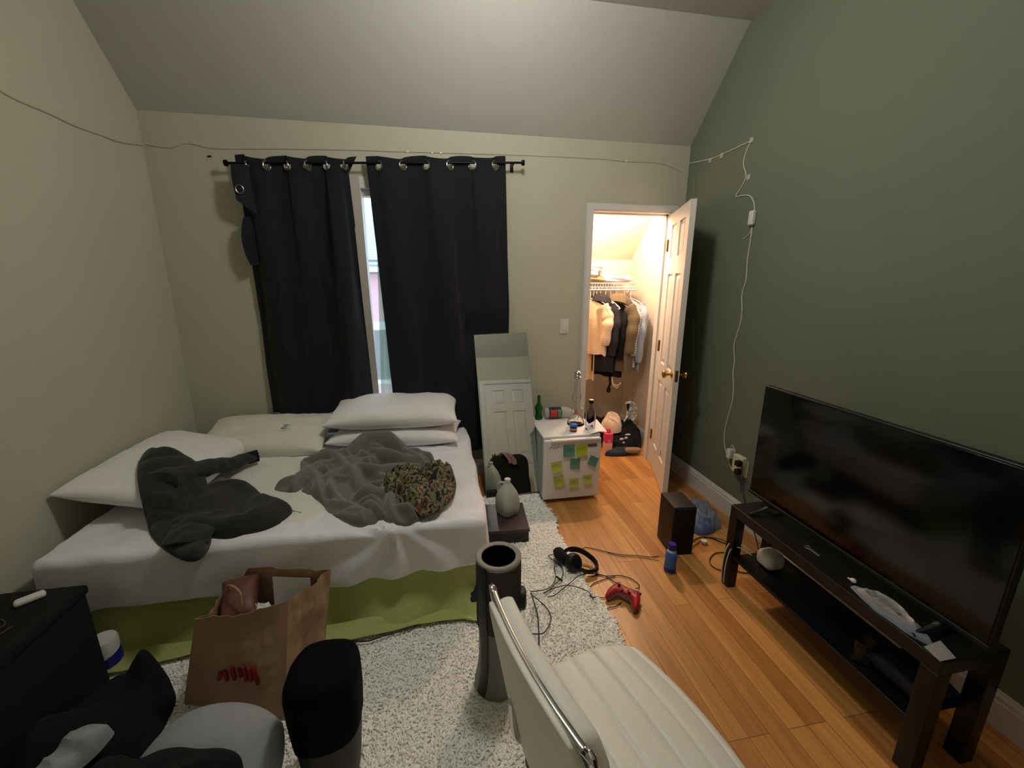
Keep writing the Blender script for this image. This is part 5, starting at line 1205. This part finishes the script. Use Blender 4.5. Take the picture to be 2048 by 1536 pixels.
# lettering on the front face
fp = quadP(A0, B0, B1, A1, 1., .028, -.01)
nf = (B0-A0).cross(A1-A0).normalized()
def on_face(u, v, o=.003): return tuple(Vector(fp(u, v))+nf*o)
let = []
strokes = [[(.36, .34), (.33, .24)], [(.40, .37), (.41, .23)], [(.47, .40), (.47, .22)], [(.53, .36), (.54, .26)], [(.59, .40), (.60, .22)], [(.65, .38), (.66, .24)], [(.71, .40), (.74, .23)]]
for s_ in strokes: let.append(tube([on_face(u, v+.08) for u, v in s_], .007, 6, 3))
obj('red_lettering', join(*let), 'redink', bg, label='red lettering on the bag front')
obj('handle', tube([(-.80, 1.50, .40), (-.795, 1.475, .44), (-.765, 1.45, .455), (-.735, 1.43, .44), (-.73, 1.415, .40)], .004, 8, 8), 'paper', bg)
pa = obj('paper_sheet', sheet(lambda u, v: (-.66+.14*u, 1.50-.02*u+.02*v, .30+.125*v-.01*u), 6, 6, .001), 'whitepaper'); tag(pa, 'white sheet of paper sticking up inside the paper bag', 'paper')
tsx = obj('tissue_paper', heap(circ(-.70, 1.45, .05, .05), .30, .07, 3., 20, 12, 60), 'whitepaper'); tag(tsx, 'crumpled white tissue in the paper bag', 'tissue')
rb = obj('brown_package', xf(pillow(.13, .2, .10, 4., 18), TR(-.77, 1.49, .36, .3, .3)), mat('brown_wrap', (96, 58, 44), .5, bump=.1)); tag(rb, 'reddish brown soft package at the left inside the paper bag', 'package')
ins = obj('bag_contents', xf(rbox(-.15, .15, -.07, .07, 0, .20, .03, (3, 3, 3)), TR(-.72, 1.46, .04, -.3)), 'darkcloth'); tag(ins, 'dark item filling the bottom of the paper bag', 'item')
# bin with black liner
bn = thing('waste_bin', 'dark grey waste bin with a black liner folded over its top', 'bin', (-.385, 1.09, RZ0))
def binsec(z):
    k = z/.40
    return .076+.022*math.sin(min(1, k*1.05)*PI*.55), .080+.024*k
def bingeo(z0, z1, off, n=48, m=16, topcap=False, edge=None):
    V = []; F = []
    for j in range(m+1):
        for i in range(n):
            a = 2*PI*i/n; z = z0+(z1-z0)*j/m
            if edge and j == 0: z += edge*math.cos(a-.9)
            rx, ry = binsec(z); rx += off; ry += off
            if topcap and j >= m-3: q = (j-(m-3))/3; rx -= .016*q*q; ry -= .016*q*q
            p = 3.; qq = (abs(math.cos(a))**p+abs(math.sin(a))**p)**(-1/p)
            w = .002*noise.noise(Vector((math.cos(a)*4, math.sin(a)*4, z*14))) if topcap else 0
            V.append((-.375+(rx+w)*qq*math.cos(a), 1.085+(ry+w)*qq*math.sin(a), RZ0-.01+z))
    for j in range(m):
        for i in range(n):
            q = (i+1) % n; F.append((j*n+i, j*n+q, (j+1)*n+q, (j+1)*n+i))
    if topcap:
        for (dr, dz) in ((-.022, .004), (-.045, .008), (-.075, .004)):
            o2 = len(V)
            for i in range(n):
                a = 2*PI*i/n; rx, ry = binsec(z1); p = 3.; qq = (abs(math.cos(a))**p+abs(math.sin(a))**p)**(-1/p)
                V.append((-.375+(rx+dr)*qq*math.cos(a), 1.085+(ry+dr)*qq*math.sin(a), RZ0-.01+z1+dz))
            for i in range(n):
                q = (i+1) % n; F.append((o2-n+i, o2-n+q, o2+q, o2+i))
        F.append(tuple(o2+i for i in range(n)))
    else: F.append(tuple(range(n))[::-1])
    return V, F
obj('body', bingeo(0, .37, 0), 'bin', bn); obj('liner', bingeo(.20, .405, .005, topcap=True, edge=.02), 'binliner', bn, label='black liner bag folded over the rim')
# black ottoman box in the corner with a charger on it
ot = thing('black_storage_cube', 'black fabric storage cube by the left wall at the foot of the bed', 'storage box', (-1.48, 1.28, 0))
obj('body', rbox(-1.672, -1.305, 1.0, 1.56, .012, .425, .012), 'blackcloth', ot)
obj('lid', rbox(-1.675, -1.298, .995, 1.568, .415, .45, .012), 'blackcloth', ot)
ld = place('earbud_case', 'small white glossy capsule-shaped case on the black storage cube', 'case', rbox(-.016, .016, -.038, .038, 0, .022, .0105, (1, 2, 1), 5), 'whiteplastic', (-1.425, 1.50, .45), -.85)
tw = place('twisted_lead', 'thin pale earphone lead on the black storage cube', 'lead', tube([(0, 0, .003), (.02, .03, .003), (-.02, .06, .003), (-.05, .03, .003), (-.02, -.01, .003), (.03, -.03, .003), (.05, .02, .003)], .002, 6, 8), mat('dim_pink_lead', (90, 64, 66), .5), (-1.43, 1.36, .45))
# tub of wipes
tb_ = thing('plastic_tub', 'white tub with a blue lower half beside the black storage cube', 'tub', (-1.335, 1.60, 0))
tz = RZ0-.004
obj('tub_body', lathe([(.045, tz), (.048, tz+.004), (.048, tz+.12), (.044, tz+.13), (.0005, tz+.131)], 32, -1.355, 1.625), 'whiteplastic', tb_)
obj('blue_label', sheet(lambda u, v: (-1.355+.0487*math.cos(-PI*.95+u*PI*1.2), 1.625+.0487*math.sin(-PI*.95+u*PI*1.2), tz+.006+v*(.03+.05*u)), 30, 6, .0006), 'bluecap', tb_)
# clothes
j1 = obj('black_jacket', join(heap([(-1.26, 1.50), (-1.12, 1.53), (-1.02, 1.44), (-.99, 1.33), (-1.0, 1.22), (-1.08, 1.10), (-1.25, 1.0), (-1.29, 1.2)], RZ0-.008, .12, 3.3, 6, 28, 130, .55, .01, None, .3, .02, 4., None, [(-1.075, 1.42, .17, .065), (-1.20, 1.2, .12, .13)])), 'blackcloth')
tag(j1, 'black jacket heaped on the rug with a raised pointed fold', 'jacket')
gcu = obj('grey_cushion', xf(pillow(.42, .40, .16, 6., 40, .0, .012, 0, .80), TR(-.70, .99, .16, -.22, .40)), 'greycloth'); tag(gcu, 'rounded light grey cushion lying in front of the paper bag', 'cushion')
j2 = obj('black_trousers', heap([(-1.02, 1.04), (-.93, 1.08), (-.84, 1.05), (-.76, 1.06), (-.66, 1.05), (-.56, 1.02), (-.53, .92), (-.52, .72), (-.7, .60), (-.95, .62), (-1.10, .8)], .05, .31, 4.6, 5, 30, 140, .78, .01, None, .25, .015, 5.), 'blackcloth')
tag(j2, 'black garment draped over the grey cushion at the bottom edge', 'garment')
j3 = obj('white_shirt', heap([(-1.09, 1.17), (-1.04, 1.18), (-1.01, 1.16), (-1.03, 1.08), (-1.08, .98), (-1.14, .90), (-1.22, .84), (-1.24, .92), (-1.14, 1.04)], .20, .10, 8.2, 14, 22, 100, .35), 'greycloth'); tag(j3, 'pale grey-white shirt crumpled among the black clothes in the lower left', 'shirt')
j4 = obj('dark_coat', heap([(-1.30, 1.02), (-1.13, 1.10), (-1.04, 1.0), (-1.0, .85), (-1.05, .6), (-1.35, .55), (-1.5, .8)], .02, .12, 5.2, 6, 24, 100, .6), 'blackcloth'); tag(j4, 'black coat lying under the pale shirt in the lower left corner', 'coat')

# ================================================================== LIGHTS
cl = thing('ceiling_light', 'round glass ceiling light above the bed end, out of frame', 'ceiling light', (.36, 1.70, ZC))
obj('base', lathe([(.14, ZC), (.14, ZC-.02), (.12, ZC-.025)], 40, .36, 1.70), 'whiteplastic', cl)
obj('dome', lathe([(.125, ZC-.022), (.12, ZC-.05), (.09, ZC-.075), (.04, ZC-.088), (.0005, ZC-.09)], 40, .36, 1.70), 'lampglass', cl)
def area(name, loc, size, energy, col, rx=0):
    l = bpy.data.lights.new(name, 'AREA'); l.shape = 'DISK'; l.size = size; l.energy = energy; l.color = col
    o = bpy.data.objects.new(name, l); COL.objects.link(o); o.location = loc; o.rotation_euler = (rx, 0, 0); return o
def point(name, loc, r, energy, col):
    l = bpy.data.lights.new(name, 'POINT'); l.shadow_soft_size = r; l.energy = energy; l.color = col
    o = bpy.data.objects.new(name, l); COL.objects.link(o); o.location = loc; return o
point('ceiling_lamp_light', (.36, 1.70, 2.82), .12, 17.5, (1., .975, .92))
point('closet_lamp_light', (1.45, 3.42, 2.14), .05, 26, (1., .70, .50))
bb = thing('closet_bulb', 'bare warm bulb high in the closet, out of frame', 'bulb', (1.45, 3.42, 2.24))
obj('socket', lathe([(.03, 2.33), (.03, 2.24), (.018, 2.235), (.018, 2.215)], 20, 1.45, 3.42), 'whiteplastic', bb)

w = bpy.data.worlds.new('sky'); scene.world = w; w.use_nodes = True
bgn = w.node_tree.nodes['Background']; bgn.inputs['Color'].default_value = (.62, .78, 1., 1); bgn.inputs['Strength'].default_value = 1.5

# ================================================================== CAMERA
cam = bpy.data.cameras.new('camera'); co = bpy.data.objects.new('camera', cam); COL.objects.link(co)
cam.sensor_width = 36; cam.sensor_fit = 'HORIZONTAL'; cam.lens = FPX/2048*36; cam.clip_start = .02
m = Matrix(((cr[0], cu[0], -cf[0], 0), (cr[1], cu[1], -cf[1], 0), (cr[2], cu[2], -cf[2], CAMH), (0, 0, 0, 1)))
co.matrix_world = m; scene.camera = co
vs = scene.view_settings; vs.view_transform = 'Standard'; vs.look = 'None'; vs.exposure = 1.2; vs.gamma = 1.; vs.use_curve_mapping = False
